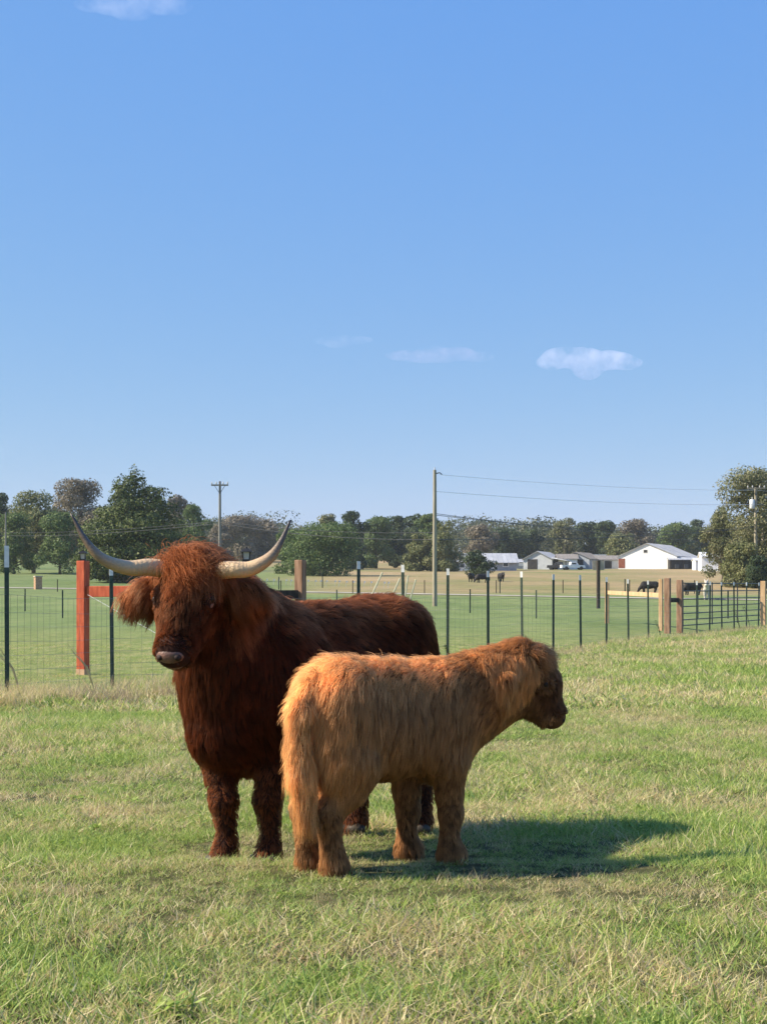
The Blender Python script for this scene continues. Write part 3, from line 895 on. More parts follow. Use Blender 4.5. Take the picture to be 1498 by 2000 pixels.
skin_cow = mat("cow_hide", (0.022, 0.006, 0.003), (0.035, 0.009, 0.004), 12, 0.9)
skin_calf = mat("calf_hide", (0.10, 0.04, 0.013), (0.14, 0.058, 0.02), 12, 0.9)
m_hoof = mat("hoof_horn", (0.035, 0.028, 0.022), (0.07, 0.055, 0.04), 25, 0.5)
m_eye = mat("dark_eye", (0.012, 0.006, 0.004), (0.03, 0.014, 0.007), 30, 0.3, spec=0.25)
m_lid = mat("eyelid_skin", (0.16, 0.07, 0.042), (0.24, 0.11, 0.068), 40, 0.5)
m_nose = mat("nose_skin", (0.08, 0.038, 0.027), (0.30, 0.155, 0.115), 14, 0.42, bump=0.25, bscale=160, spec=0.5)
m_nose_dark = mat("dark_nose_skin", (0.10, 0.05, 0.035), (0.22, 0.11, 0.07), 40, 0.4, bump=0.3, bscale=160, spec=0.5)
m_nostril = mat("nostril_dark", (0.02, 0.010, 0.008), (0.03, 0.015, 0.012), 20, 0.7)

def horn_material():
    m, nt, N, L, b = new_mat("horn_keratin")
    at = N.new("ShaderNodeAttribute"); at.attribute_name = "along"
    n = N.new("ShaderNodeTexNoise"); n.inputs["Scale"].default_value = 38; n.inputs["Detail"].default_value = 6
    ad = N.new("ShaderNodeMath"); ad.operation = 'MULTIPLY_ADD'; ad.inputs[1].default_value = 0.28; 
    L.new(n.outputs[0], ad.inputs[0]); L.new(at.outputs["Fac"], ad.inputs[2])
    sb = N.new("ShaderNodeMath"); sb.operation = 'SUBTRACT'; sb.inputs[1].default_value = 0.14
    L.new(ad.outputs[0], sb.inputs[0])
    r = N.new("ShaderNodeValToRGB"); e = r.color_ramp.elements
    e[0].position = 0.0; e[0].color = (0.42, 0.22, 0.10, 1)
    e[1].position = 1.0; e[1].color = (0.035, 0.027, 0.022, 1)
    for p, c in ((0.12, (0.62, 0.42, 0.22)), (0.42, (0.58, 0.40, 0.22)), (0.62, (0.36, 0.25, 0.15)), (0.80, (0.12, 0.09, 0.065))):
        k = e.new(p); k.color = (*c, 1)
    L.new(sb.outputs[0], r.inputs[0]); L.new(r.outputs[0], b.inputs["Base Color"])
    b.inputs["Roughness"].default_value = 0.38
    w = N.new("ShaderNodeTexWave"); w.inputs["Scale"].default_value = 1.0; w.inputs["Distortion"].default_value = 6
    bp = N.new("ShaderNodeBump"); bp.inputs["Strength"].default_value = 0.25; bp.inputs["Distance"].default_value = 0.004
    rg = N.new("ShaderNodeMath"); rg.operation = 'MULTIPLY_ADD'; rg.inputs[1].default_value = 170.0; L.new(at.outputs["Fac"], rg.inputs[0])
    rn = N.new("ShaderNodeMath"); rn.operation = 'MULTIPLY'; rn.inputs[1].default_value = 9.0; L.new(n.outputs[0], rn.inputs[0]); L.new(rn.outputs[0], rg.inputs[2])
    sn_ = N.new("ShaderNodeMath"); sn_.operation = 'SINE'; L.new(rg.outputs[0], sn_.inputs[0])
    fd = N.new("ShaderNodeMapRange"); fd.inputs["From Min"].default_value = 0.0; fd.inputs["From Max"].default_value = 0.5; fd.inputs["To Min"].default_value = 0.8; fd.inputs["To Max"].default_value = 0.0
    L.new(at.outputs["Fac"], fd.inputs["Value"])
    ml = N.new("ShaderNodeMath"); ml.operation = 'MULTIPLY_ADD'; L.new(sn_.outputs[0], ml.inputs[0]); L.new(fd.outputs[0], ml.inputs[1]); L.new(n.outputs[0], ml.inputs[2])
    bp.inputs["Strength"].default_value = 0.5
    L.new(ml.outputs[0], bp.inputs["Height"]); L.new(bp.outputs[0], b.inputs["Normal"])
    return m
m_horn = horn_material()

def catmull(pts, n):
    pts = np.array(pts, float); P = np.vstack([2 * pts[0] - pts[1], pts, 2 * pts[-1] - pts[-2]])
    out = []
    for i in range(1, len(P) - 2):
        for t in np.linspace(0, 1, n, endpoint=False):
            a, b, c, d = P[i - 1:i + 3]
            out.append(0.5 * ((2 * b) + (-a + c) * t + (2 * a - 5 * b + 4 * c - d) * t * t + (-a + 3 * b - 3 * c + d) * t ** 3))
    out.append(pts[-1])
    return np.array(out)

def horn(pts, radii, parent):
    c = catmull(pts, 8); n = len(c); t = np.linspace(0, 1, n)
    rad = np.interp(t, np.linspace(0, 1, len(radii)), radii)
    mb = MB().tube(c, list(rad), 16)
    me = mb.mesh("horn", m_horn, True)
    a = me.attributes.new("along", 'FLOAT', 'POINT')
    a.data.foreach_set("value", np.repeat(t, 16).astype(np.float32))
    return link("horn", me, parent)

def oriented_ball(name, c, r, axes, mtl, parent, nu=16, nv=10):
    """ellipsoid with half-axes r along the rows of axes"""
    mb = MB().ball((0, 0, 0), r, nu, nv)
    A = np.array(axes).T
    v = np.array(mb.v) @ A.T + np.array(c)
    mb.v = [tuple(x) for x in v]
    return mb.build(name, mtl, parent, True)

# ================================================================== the adult cow
def build_cow():
    C = np.array([-0.30, 7.17, 0.0]); M = frame2(C, (-0.57, -0.82))
    root = empty("highland_cow", C)
    inv = Matrix.Translation(-Vector(C))
    # head frame in world
    yaw, pit = R(13), R(49)
    Fh = np.array([-math.sin(yaw), -math.cos(yaw), 0]); lft = np.array([-Fh[1], Fh[0], 0])
    f = math.cos(pit) * Fh + np.array([0, 0, -math.sin(pit)]); u = math.sin(pit) * Fh + np.array([0, 0, math.cos(pit)])
    Pw = np.array([-0.795, 6.50, 1.255])
    P = to_local(M, Pw); f_, l_, u_ = vec_local(M, f), vec_local(M, lft), vec_local(M, u)
    H = lambda a, b, c: P + a * f_ + b * l_ + c * u_
    F = Field((-1.02, -0.62, -0.02), (1.42, 0.52, 1.50), 0.0165)
    ys = (1, 0.76, 1)
    F.cap((0.40, 0, 0.76), (0.0, 0, 0.72), 0.325, 0.345, 0.05, ys).cap((0.0, 0, 0.72), (-0.46, 0, 0.80), 0.345, 0.305, 0.06, ys)
    F.cap((0.38, 0, 1.0), (0.05, 0, 0.985), 0.105, 0.105, 0.12).cap((0.05, 0, 0.985), (-0.48, 0, 1.04), 0.105, 0.115, 0.12)
    F.ell((-0.50, 0.13, 0.98), (0.19, 0.12, 0.16), k=0.08).ell((-0.50, -0.13, 0.98), (0.19, 0.12, 0.16), k=0.08)
    F.ell((-0.66, 0, 0.92), (0.12, 0.17, 0.19), k=0.08)
    for s in (1, -1):
        F.ell((0.42, 0.19 * s, 0.74), (0.20, 0.10, 0.27), k=0.09)              # shoulder
        F.ell((-0.48, 0.17 * s, 0.70), (0.23, 0.12, 0.27), k=0.09)             # thigh
    F.cap((0.56, -0.05, 0.82), (0.59, -0.045, 0.60), 0.240, 0.180, 0.08, (1, 0.95, 1))   # brisket
    F.cap((0.60, -0.02, 0.55), (0.54, 0.03, 0.49), 0.140, 0.09, 0.08)
    nb = H(-0.02, 0, -0.10)
    F.cap((0.42, 0, 0.90), nb, 0.255, 0.165, 0.08, (1, 0.9, 1))
    F.cap((0.52, -0.02, 0.74), H(0.10, 0, -0.16), 0.215, 0.10, 0.08)
    # legs (front pair, hind pair with hocks)
    def fleg(x, y, top):
        F.chain([((top, y * 1.3 - (0.10 if y < 0 else 0), 0.62), 0.098), ((x, y * 1.1 - (0.03 if y < 0 else 0), 0.40), 0.058), ((x + 0.014, y, 0.285), 0.052), ((x, y, 0.20), 0.036), ((x - 0.004, y, 0.10), 0.036), ((x + 0.012, y, 0.045), 0.047), ((x + 0.03, y, -0.005), 0.050)], 0.03)
    fleg(0.64, -0.02, 0.54); fleg(0.52, 0.125, 0.46)
    def hleg(x, y, top):
        F.chain([((top, y * 1.25, 0.66), 0.16), ((x + 0.07, y * 1.25, 0.50), 0.105), ((x - 0.06, y, 0.345), 0.052), ((x - 0.025, y, 0.16), 0.037), ((x + 0.0, y, 0.06), 0.052), ((x + 0.025, y, 0.0), 0.050)], 0.03)
    hleg(-0.46, -0.125, -0.46); hleg(-0.64, 0.14, -0.52)
    F.chain([((-0.74, 0, 1.02), 0.04), ((-0.80, 0, 0.9), 0.032), ((-0.80, 0.0, 0.55), 0.025), ((-0.79, 0.0, 0.34), 0.028)], 0.03)
    # head
    F.cap(H(0.0, 0, 0), H(0.20, 0, 0.0), 0.122, 0.102, 0.05).cap(H(0.20, 0, 0), H(0.385, 0, -0.005), 0.098, 0.066, 0.04)
    F.cap(H(-0.01, 0.085, 0.0), H(-0.01, -0.085, 0.0), 0.066, 0.066, 0.05)
    F.cap(H(0.10, 0, -0.10), H(0.37, 0, -0.055), 0.095, 0.055, 0.05)
    ax = np.array([f_, l_, u_])
    F.ell(H(0.412, 0, -0.012), (0.056, 0.070, 0.062), ax, 0.035)
    for s in (1, -1):
        F.ell(H(0.155, 0.102 * s, 0.035), (0.055, 0.035, 0.04), ax, 0.03)
        e0 = H(0.02, 0.12 * s, -0.05); e1 = H(0.055, 0.305 * s, -0.05)
        F.cap(e0, (e0 + e1) / 2 + np.array([0, 0, -0.01]), 0.035, 0.055, 0.03).cap((e0 + e1) / 2 + np.array([0, 0, -0.01]), e1 + np.array([0, 0, -0.015]), 0.052, 0.02, 0.03)
    V, Q = F.surface()
    W = V @ M[:3, :3].T + M[:3, 3]
    body = link("body", np_mesh("body", W - C, Q, skin_cow, True), root)
    wl_ = lambda p: np.asarray(p) @ M[:3, :3].T + M[:3, 3] - C
    HW = lambda a, b, c: Pw + a * f + b * lft + c * u - C

    def style(p, g):
        n = len(p)
        th, dh = seg_coord(p, H(-0.03, 0, 0), H(0.44, 0, 0))
        q = p - P
        a, b, c = q @ f_, q @ l_, q @ u_
        head = (1 - smooth01(0.15, 0.22, dh)) * smooth01(-0.12, -0.02, th) * smooth01(-0.2, -0.12, c + 0.25 * (a < 0.1))
        ear = smooth01(0.125, 0.16, np.abs(b)) * (np.abs(a - 0.04) < 0.16) * (np.abs(c + 0.06) < 0.15) * (p[:, 0] > 0.62)
        poll = (1 - smooth01(0.02, 0.13, a)) * smooth01(-0.03, 0.04, c) * head * (1 - ear)
        fore = (1 - smooth01(0.10, 0.22, a)) * smooth01(0.0, 0.05, c) * head * (1 - ear)
        muz = smooth01(0.30, 0.40, a) * head
        leg = 1 - smooth01(0.40, 0.54, p[:, 2])
        legl = 1 - smooth01(0.05, 0.12, p[:, 2])
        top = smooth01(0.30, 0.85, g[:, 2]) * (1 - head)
        belly = smooth01(0.2, 0.8, -g[:, 2]) * (1 - leg)
        neck = smooth01(0.45, 0.7, p[:, 0]) * smooth01(0.55, 0.75, p[:, 2]) * (1 - head)
        wav = vnoise(p * 7, 3)
        L = 0.060 + 0.012 * wav + 0.02 * belly + 0.02 * neck + 0.010 * top
        L = L * (1 - leg) + leg * (0.022 + 0.016 * smooth01(0.14, 0.07, p[:, 2]))
        L = L * (1 - head) + head * (0.050 * (1 - muz) + 0.006 * muz)
        L = np.maximum(L, 0.19 * poll); L = np.maximum(L, 0.135 * fore)
        temple = smooth01(0.075, 0.105, np.abs(b)) * head * smooth01(-0.02, 0.03, a) * (1 - ear)
        L = L * (1 - temple) + temple * 0.038
        L = np.where(ear > 0.5, 0.112, L)
        tail = (p[:, 0] < -0.74) & (p[:, 2] < 0.62)
        L = np.where(tail, 0.18, L)
        comb = np.stack([-0.62 - 0.3 * top + 0.25 * wav, 0.25 * wav + 0 * b, -0.75 + 0.55 * top], -1)
        comb = np.where((leg > 0.5)[:, None], np.array([0.0, 0, -1.0]), comb)
        nk = nrm(np.array([0.10, 0, -1.0]) + 0 * comb)
        comb = comb * (1 - neck[:, None] * (1 - top[:, None])) + nk * (neck * (1 - top))[:, None]
        hc = f_[None] + np.array([0, 0, -0.5]) + (np.sign(b) * smooth01(0.05, 0.12, np.abs(b)))[:, None] * l_[None] * 0.1
        comb = comb * (1 - head[:, None]) + hc * head[:, None]
        eyed = np.minimum(np.linalg.norm(p - H(0.172, 0.122, 0.042), axis=1), np.linalg.norm(p - H(0.172, -0.122, 0.042), axis=1))
        # wind-blown poll: swept across to the cow's left, then down the face
        sw = l_[None] * (1.15 + 0.7 * vnoise(p * 11, 5))[:, None] + f_[None] * 0.55
        comb = comb * (1 - poll[:, None]) + sw * poll[:, None]
        comb = np.where((ear > 0.5)[:, None], np.sign(b)[:, None] * l_[None] * 0.85 + np.array([0, 0, -1.0]), comb)
        comb = np.where(tail[:, None], np.array([0, 0, -1.0]), comb)
        lift = 0.35 + 0.35 * top - 0.08 * poll - 0.05 * fore + 0.1 * leg
        lift = lift * (1 - 0.6 * muz)
        grav = 0.25 + 0.15 * neck + 0.4 * fore + 0.6 * ear + 0.3 * belly
        curl = 0.22 + 0.18 * fore + 0.08 * poll
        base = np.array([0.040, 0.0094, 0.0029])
        sunlit_brown = np.array([0.150, 0.051, 0.0185])  # paler brown: sunlight on back, ears and face put into the hair colour
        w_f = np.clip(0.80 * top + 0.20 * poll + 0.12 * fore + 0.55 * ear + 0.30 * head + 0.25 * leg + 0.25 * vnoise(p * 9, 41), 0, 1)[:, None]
        col = np.ones((n, 1)) * base * (1 - w_f) + sunlit_brown * w_f
        col = col * (1 + (0.15 * fore + 0.2 * leg)[:, None])
        col = col * (1 + 0.15 * vnoise(p * 5, 11)[:, None])
        dens = 1.0 + 1.6 * poll + 1.2 * fore + 1.0 * ear + 0.7 * head - 0.2 * belly
        L = np.where(eyed < 0.052, np.minimum(L, 0.012), L); dens = np.where(eyed < 0.027, 0, dens)
        fo = (eyed < 0.115) & (a < 0.17); L = np.where(fo & (np.abs(b) > 0.07), np.minimum(L, 0.045), L)
        dens = dens * np.where((muz > 0.9) & (a > 0.425), 0.0, 1.0)
        dens = dens * np.where(p[:, 2] < 0.045, 0.1, 1)
        rad = np.full(n, 0.00085) + 0.0001 * poll
        return dict(len=np.maximum(L, 0.005), comb=nrm(comb), lift=lift, grav=grav, curl=curl, dens=dens, col=col, rad=rad, stray=0.20 * poll + 0.14 * fore + 0.08 * top)
    M2 = M.copy(); M2[:3, 3] -= C
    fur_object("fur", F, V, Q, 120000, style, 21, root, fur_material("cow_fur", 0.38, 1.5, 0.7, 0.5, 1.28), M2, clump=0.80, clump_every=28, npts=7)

    # horns, in world pixels+distance of the photo
    hp = lambda x, y, d: px(x, y, d) - C
    horn([HW(0.005, -0.06, 0.03), hp(296, 1108, 6.40), hp(250, 1109, 6.35), hp(202, 1092, 6.31), hp(168, 1056, 6.30), hp(139, 1003, 6.32)],
         [0.038, 0.037, 0.033, 0.027, 0.020, 0.012, 0.004], root)
    horn([HW(0.005, 0.06, 0.03), hp(447, 1113, 6.36), hp(488, 1111, 6.35), hp(524, 1092, 6.35), hp(547, 1062, 6.37), hp(568, 1016, 6.42)],
         [0.038, 0.037, 0.034, 0.029, 0.021, 0.012, 0.004], root)
    for s in (-1, 1):
        e = oriented_ball("eye", HW(0.168, 0.119 * s, 0.043), (0.0185, 0.0185, 0.0185), [f, lft, u], m_eye, root)
        oriented_ball("eyelid", HW(0.177, 0.122 * s, 0.030), (0.027, 0.010, 0.011), [f, lft, u], m_lid, e)
    # nose pad with nostrils
    npad = oriented_ball("nose", HW(0.434, 0, 0.004), (0.036, 0.060, 0.041), [f, lft, u], m_nose, root, 24, 14)
    for s in (-1, 1):
        oriented_ball("nostril", HW(0.452, 0.037 * s, 0.016), (0.017, 0.017, 0.013), [f, nrm(lft - 0.55 * s * u), nrm(u + 0.55 * s * lft)], m_nostril, npad)
    oriented_ball("lip", HW(0.430, 0, -0.045), (0.034, 0.048, 0.024), [f, lft, u], m_nose_dark, npad, 20, 10)
    for (x, y) in ((0.67, -0.02), (0.55, 0.125), (-0.435, -0.125), (-0.615, 0.14)):
        c = wl_((x, y, 0.03))
        hm = MB()
        for s in (-1, 1):
            q = wl_((x + 0.012, y + 0.028 * s, 0.026))
            hm.ball(q, (0.05, 0.038, 0.034), 12, 8)
        hm.build("hoof", m_hoof, root, True)
    tag(root, "dark reddish-brown highland cow with long upswept horns facing the camera", "cow")
    return root

# ================================================================== the calf
def build_calf():
    C = np.array([0.0, 6.66, 0.0]); M = frame2(C, (0.81, 0.588))
    root = empty("highland_calf", C)
    # head frame (world): profile to the right, a touch away
    Fh = nrm(np.array([0.985, 0.05, 0])); pit = R(56)
    lft = np.array([-Fh[1], Fh[0], 0])
    f = math.cos(pit) * Fh + np.array([0, 0, -math.sin(pit)]); u = math.sin(pit) * Fh + np.array([0, 0, math.cos(pit)])
    Pw = px(1020, 1300, 6.98)
    P = to_local(M, Pw); f_, l_, u_ = vec_local(M, f), vec_local(M, lft), vec_local(M, u)
    H = lambda a, b, c: P + a * f_ + b * l_ + c * u_
    F = Field((-0.72, -0.50, -0.02), (1.02, 0.42, 1.12), 0.0135)
    ys = (1, 0.86, 1)
    F.cap((0.24, 0, 0.62), (0.0, 0, 0.615), 0.205, 0.222, 0.05, ys).cap((0.0, 0, 0.615), (-0.20, 0, 0.645), 0.222, 0.212, 0.05, ys)
    F.cap((0.2, 0, 0.755), (-0.22, 0, 0.785), 0.07, 0.08, 0.10)
    for s in (1, -1):
        F.ell((-0.245, 0.09 * s, 0.70), (0.13, 0.095, 0.14), k=0.07)
        F.ell((0.24, 0.12 * s, 0.58), (0.12, 0.08, 0.19), k=0.06)
        F.ell((-0.25, 0.10 * s, 0.52), (0.15, 0.09, 0.20), k=0.06)
    F.cap((0.30, 0, 0.60), (0.30, 0, 0.48), 0.165, 0.13, 0.06)
    nb = H(0.0, 0, -0.06)
    F.cap((0.24, 0, 0.68), nb, 0.18, 0.128, 0.06)
    F.cap((0.30, 0, 0.58), H(0.10, 0, -0.10), 0.160, 0.080, 0.06)
    def fleg(x, y, top):
        F.chain([((top, y * 1.2, 0.48), 0.085), ((x, y, 0.30), 0.046), ((x + 0.008, y, 0.215), 0.041), ((x, y, 0.10), 0.029), ((x + 0.01, y, 0.05), 0.044), ((x + 0.025, y, 0.012), 0.042)], 0.025)
    fleg(0.285, -0.10, 0.26); fleg(0.20, 0.10, 0.22)
    def hleg(x, y, top):
        F.chain([((top, y * 1.1, 0.50), 0.12), ((x + 0.06, y, 0.37), 0.075), ((x - 0.03, y, 0.265), 0.046), ((x - 0.012, y, 0.11), 0.034), ((x, y, 0.05), 0.044), ((x + 0.02, y, 0.012), 0.042)], 0.025)
    hleg(-0.315, -0.085, -0.25); hleg(-0.325, 0.085, -0.25)
    F.chain([((-0.37, -0.02, 0.79), 0.04), ((-0.455, -0.05, 0.70), 0.034), ((-0.475, -0.08, 0.45), 0.026), ((-0.455, -0.09, 0.27), 0.018)], 0.03)
    # head
    F.cap(H(0, 0, 0), H(0.11, 0, 0.014), 0.108, 0.096, 0.04).cap(H(0.11, 0, 0), H(0.265, 0, -0.012), 0.080, 0.054, 0.03)
    F.cap(H(0.06, 0, -0.075), H(0.25, 0, -0.045), 0.07, 0.038, 0.04)
    ax = np.array([f_, l_, u_])
    F.ell(H(0.28, 0, -0.014), (0.042, 0.058, 0.050), ax, 0.025)
    for s in (1, -1):
        F.ell(H(0.115, 0.074 * s, 0.028), (0.04, 0.024, 0.03), ax, 0.02)
        e0 = H(-0.01, 0.085 * s, -0.02); e1 = e0 + vec_local(M, np.array([-0.085, 0, -0.060])) + l_ * 0.085 * s
        F.cap(e0, e1, 0.026, 0.032, 0.012).cap(e1, e1 + np.array([0, 0, -0.085]) + l_ * 0.015 * s, 0.032, 0.014, 0.015)
    V, Q = F.surface()
    W = V @ M[:3, :3].T + M[:3, 3]
    link("body", np_mesh("body", W - C, Q, skin_calf, True), root)
    wl_ = lambda p: np.asarray(p) @ M[:3, :3].T + M[:3, 3] - C
    HW = lambda a, b, c: Pw + a * f + b * lft + c * u - C
    def style(p, g):
        n = len(p)
        q = p - P
        a, b, c = q @ f_, q @ l_, q @ u_
        th, dh = seg_coord(p, H(-0.02, 0, 0), H(0.30, 0, -0.01))
        head = (1 - smooth01(0.11, 0.16, dh)) * smooth01(-0.2, 0.0, th)
        ear = ((np.abs(b) > 0.10) & (a < 0.10) & (dh < 0.26) & (dh > 0.09)).astype(float)
        poll = (1 - smooth01(0.0, 0.09, a)) * smooth01(0.0, 0.06, c) * head * (1 - ear)
        fore = (1 - smooth01(0.06, 0.16, a)) * smooth01(0.0, 0.05, c) * head * (1 - ear)
        muz = smooth01(0.20, 0.29, a) * head
        leg = 1 - smooth01(0.26, 0.38, p[:, 2])
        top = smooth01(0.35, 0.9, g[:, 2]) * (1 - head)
        belly = smooth01(0.1, 0.7, -g[:, 2]) * (1 - leg)
        neck = smooth01(0.22, 0.45, p[:, 0]) * smooth01(0.45, 0.6, p[:, 2]) * (1 - head)
        rump = smooth01(-0.15, -0.4, p[:, 0]) * (1 - leg)
        wav = vnoise(p * 8, 33)
        low = smooth01(0.50, 0.38, p[:, 2])
        L = 0.085 + 0.015 * wav - 0.035 * belly - 0.030 * low * (1 - rump) - 0.022 * neck + 0.008 * rump
        L = L * (1 - leg) + leg * (0.026 + 0.026 * smooth01(0.14, 0.07, p[:, 2]))
        L = L * (1 - head) + head * (0.036 * (1 - muz) + 0.006 * muz)
        L = np.maximum(L, 0.095 * poll); L = np.maximum(L, 0.065 * fore)
        L = np.where(ear > 0.5, 0.075, L)
        tail = (p[:, 0] < -0.41) & (p[:, 2] < 0.58) & (np.abs(p[:, 1] + 0.08) < 0.06) & (p[:, 2] > 0.22)
        L = np.where(tail, 0.12, L)
        comb = np.stack([-0.30 - 0.55 * top + 0.12 * wav, 0.15 * wav, -0.95 + 0.75 * top], -1)
        side = np.sign(p[:, 1]) * 0.35 * top
        comb[:, 1] += side
        comb[:, 0] += rump * top * 0.45
        comb = np.where((leg > 0.5)[:, None], np.array([0.0, 0, -1.0]), comb)
        nkc = nrm(np.array([-0.75, 0, -0.55]) + 0 * comb)
        comb = comb * (1 - neck[:, None]) + nkc * neck[:, None]
        hc = f_[None] * 0.5 + np.array([0, 0, -0.55]) - vec_local(M, Fh)[None] * (0.9 * smooth01(0.02, -0.04, c) * (1 - muz))[:, None]
        comb = comb * (1 - head[:, None]) + hc * head[:, None]
        comb = np.where((poll > 0.4)[:, None], f_[None] * 0.5 + u_[None] * 0.9 + vnoise(p * 25, 9)[:, None] * l_[None] * 0.7, comb)
        comb = np.where((ear > 0.5)[:, None], np.array([0, 0, -1.0]) - vec_local(M, Fh)[None] * 0.15, comb)
        comb = np.where(tail[:, None], np.array([0, 0, -1.0]), comb)
        lift = 0.42 + 0.55 * top + 0.10 * rump + 0.3 * leg + 0.3 * poll
        lift = lift * (1 - 0.6 * muz)
        grav = 0.35 + 0.35 * belly + 0.2 * rump - 0.15 * top
        curl = 0.20 + 0.12 * rump + 0.12 * leg + 0.15 * poll
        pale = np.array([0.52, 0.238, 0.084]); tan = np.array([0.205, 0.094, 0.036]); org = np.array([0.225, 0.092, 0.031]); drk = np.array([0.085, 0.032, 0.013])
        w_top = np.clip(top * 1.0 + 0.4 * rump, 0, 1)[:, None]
        col = tan * (1 - w_top) + pale * w_top  # sunlit top and rump painted paler, shaded flank darker, in the coat colour
        w_n = np.clip(neck + head + ear, 0, 1)[:, None]
        col = col * (1 - w_n) + org * w_n
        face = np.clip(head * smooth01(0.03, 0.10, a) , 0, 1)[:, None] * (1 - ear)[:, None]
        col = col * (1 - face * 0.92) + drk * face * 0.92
        lip = (smooth01(0.22, 0.28, a) * head * smooth01(0.0, -0.03, c))[:, None]
        col = col * (1 - lip) + pale * 0.7 * lip
        ear_c = np.array([0.34, 0.145, 0.048]); col = col * (1 - ear[:, None]) + ear_c * ear[:, None]
        tl_ = np.where((p[:, 0] < -0.42) & (p[:, 2] > 0.2), 1.0, 0.0)[:, None]
        col = col * (1 - tl_ * 0.6) + pale * tl_ * 0.6
        col = col * (1 - 0.12 * leg[:, None])
        col = col * (1 + 0.13 * vnoise(p * 6, 12)[:, None])
        dens = 1.0 + 0.4 * head + 0.8 * ear + 0.5 * poll + 0.3 * leg
        dens = dens * np.where((muz > 0.9) & (a > 0.285), 0.0, 1.0) * np.where(p[:, 2] < 0.034, 0.1, 1)
        eyed = np.minimum(np.linalg.norm(p - H(0.118, 0.088, 0.03), axis=1), np.linalg.norm(p - H(0.118, -0.088, 0.03), axis=1))
        L = np.where(eyed < 0.060, np.minimum(L, 0.009), L); dens = np.where(eyed < 0.021, 0, dens)
        brow = (smooth01(0.055, 0.035, eyed) * smooth01(0.018, 0.026, eyed))[:, None]; col = col * (1 - 0.6 * brow) + tan * 0.6 * brow
        cheek = (head * smooth01(0.05, 0.10, a) * smooth01(0.0, -0.06, c) * (1 - ear))[:, None]; col = col * (1 - 0.5 * cheek) + tan * 0.5 * cheek
        rad = np.full(n, 0.00078)
        return dict(len=np.maximum(L, 0.005), comb=nrm(comb), lift=lift, grav=grav, curl=curl, dens=dens, col=col, rad=rad, stray=0.14 * top + 0.10 * rump + 0.2 * poll)
    M2 = M.copy(); M2[:3, 3] -= C
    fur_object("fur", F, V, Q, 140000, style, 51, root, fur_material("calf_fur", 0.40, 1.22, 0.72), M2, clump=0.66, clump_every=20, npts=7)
    for s in (-1, 1):
        e = oriented_ball("eye", HW(0.118, 0.089 * s, 0.029), (0.0165, 0.0155, 0.0155), [f, lft, u], m_eye, root)
        oriented_ball("eyelid", HW(0.124, 0.086 * s, 0.019), (0.022, 0.008, 0.010), [f, lft, u], m_nose_dark, e)
    npad = oriented_ball("nose", HW(0.292, 0, -0.004), (0.030, 0.048, 0.038), [f, lft, u], m_nose_dark, root, 20, 12)
    for s in (-1, 1):
        oriented_ball("nostril", HW(0.304, 0.034 * s, 0.008), (0.011, 0.011, 0.013), [f, lft, u], m_nostril, npad)
    oriented_ball("lip", HW(0.282, 0, -0.040), (0.030, 0.040, 0.015), [f, lft, u], m_nose, npad, 16, 8)
    for (x, y) in ((0.305, -0.10), (0.22, 0.10), (-0.30, -0.085), (-0.31, 0.085)):
        hm = MB()
        for s in (-1, 1):
            q = wl_((x + 0.012, y + 0.022 * s, 0.022)); hm.ball(q, (0.036, 0.028, 0.028), 12, 8)
        hm.build("hoof", m_hoof, root, True)
    tag(root, "shaggy golden highland calf in profile facing right in front of the horned cow", "calf")
    return root

cow = build_cow()
calf = build_calf()
# set each animal a little along the line of sight, keeping its apparent size
for o, k in ((cow, 1.035), (calf, 0.98)):
    o.location = Vector((0, 0, EYE)) + (o.location - Vector((0, 0, EYE))) * k
    o.scale = (k, k, k)
# ------------------------------------------------------------------ fences
m_post = mat("dark_green_steel", (0.040, 0.062, 0.048), (0.070, 0.095, 0.072), 18, 0.55, metal=0.2)
m_tip = mat("white_paint", (0.70, 0.70, 0.66), (0.82, 0.82, 0.79), 20, 0.5)
m_wire = mat("galvanised_wire", (0.16, 0.16, 0.15), (0.26, 0.26, 0.25), 9, 0.45, metal=0.7)
m_red = mat("red_barn_paint", (0.36, 0.058, 0.024), (0.54, 0.115, 0.050), 7, 0.6, bump=0.3, bscale=30, stretch=(3, 3, 0.6))
m_raw = mat("raw_end_grain", (0.45, 0.28, 0.17), (0.58, 0.38, 0.24), 20, 0.8)
m_brown = mat("weathered_brown_wood", (0.20, 0.115, 0.070), (0.36, 0.22, 0.145), 5, 0.85, bump=0.3, bscale=25, stretch=(3, 3, 0.5))
m_fresh = mat("fresh_tan_wood", (0.46, 0.29, 0.15), (0.62, 0.42, 0.25), 4, 0.8, bump=0.2, bscale=25, stretch=(3, 3, 0.6))
m_dark_wood = mat("dark_wood", (0.030, 0.024, 0.020), (0.065, 0.050, 0.042), 6, 0.8, bump=0.2, stretch=(3, 3, 0.6))
m_black = mat("black_paint", (0.012, 0.012, 0.013), (0.03, 0.03, 0.03), 10, 0.5)
m_glass = mat("frosted_lantern_glass", (0.45, 0.46, 0.42), (0.6, 0.6, 0.56), 10, 0.2)

def t_post_mesh(h, w, tip):
    def sect(z0, z1, s, m):
        mb = MB()
        mb.box((0, -w * 0.05, (z0 + z1) / 2), (w * s, w * 0.12, z1 - z0))
        mb.box((0, w * 0.36, (z0 + z1) / 2), (w * 0.16 * s, w * 0.70, z1 - z0))
        return mb
    body = sect(-0.25, h - tip, 1.0, 0)
    z = 0.12
    while z < h - tip - 0.05:
        body.box((0, -w * 0.17, z), (w * 0.30, w * 0.12, 0.022)); z += 0.054
    top = sect(h - tip, h, 1.02, 0)
    return body.mesh("shaft", m_post), top.mesh("white_tip", m_tip)

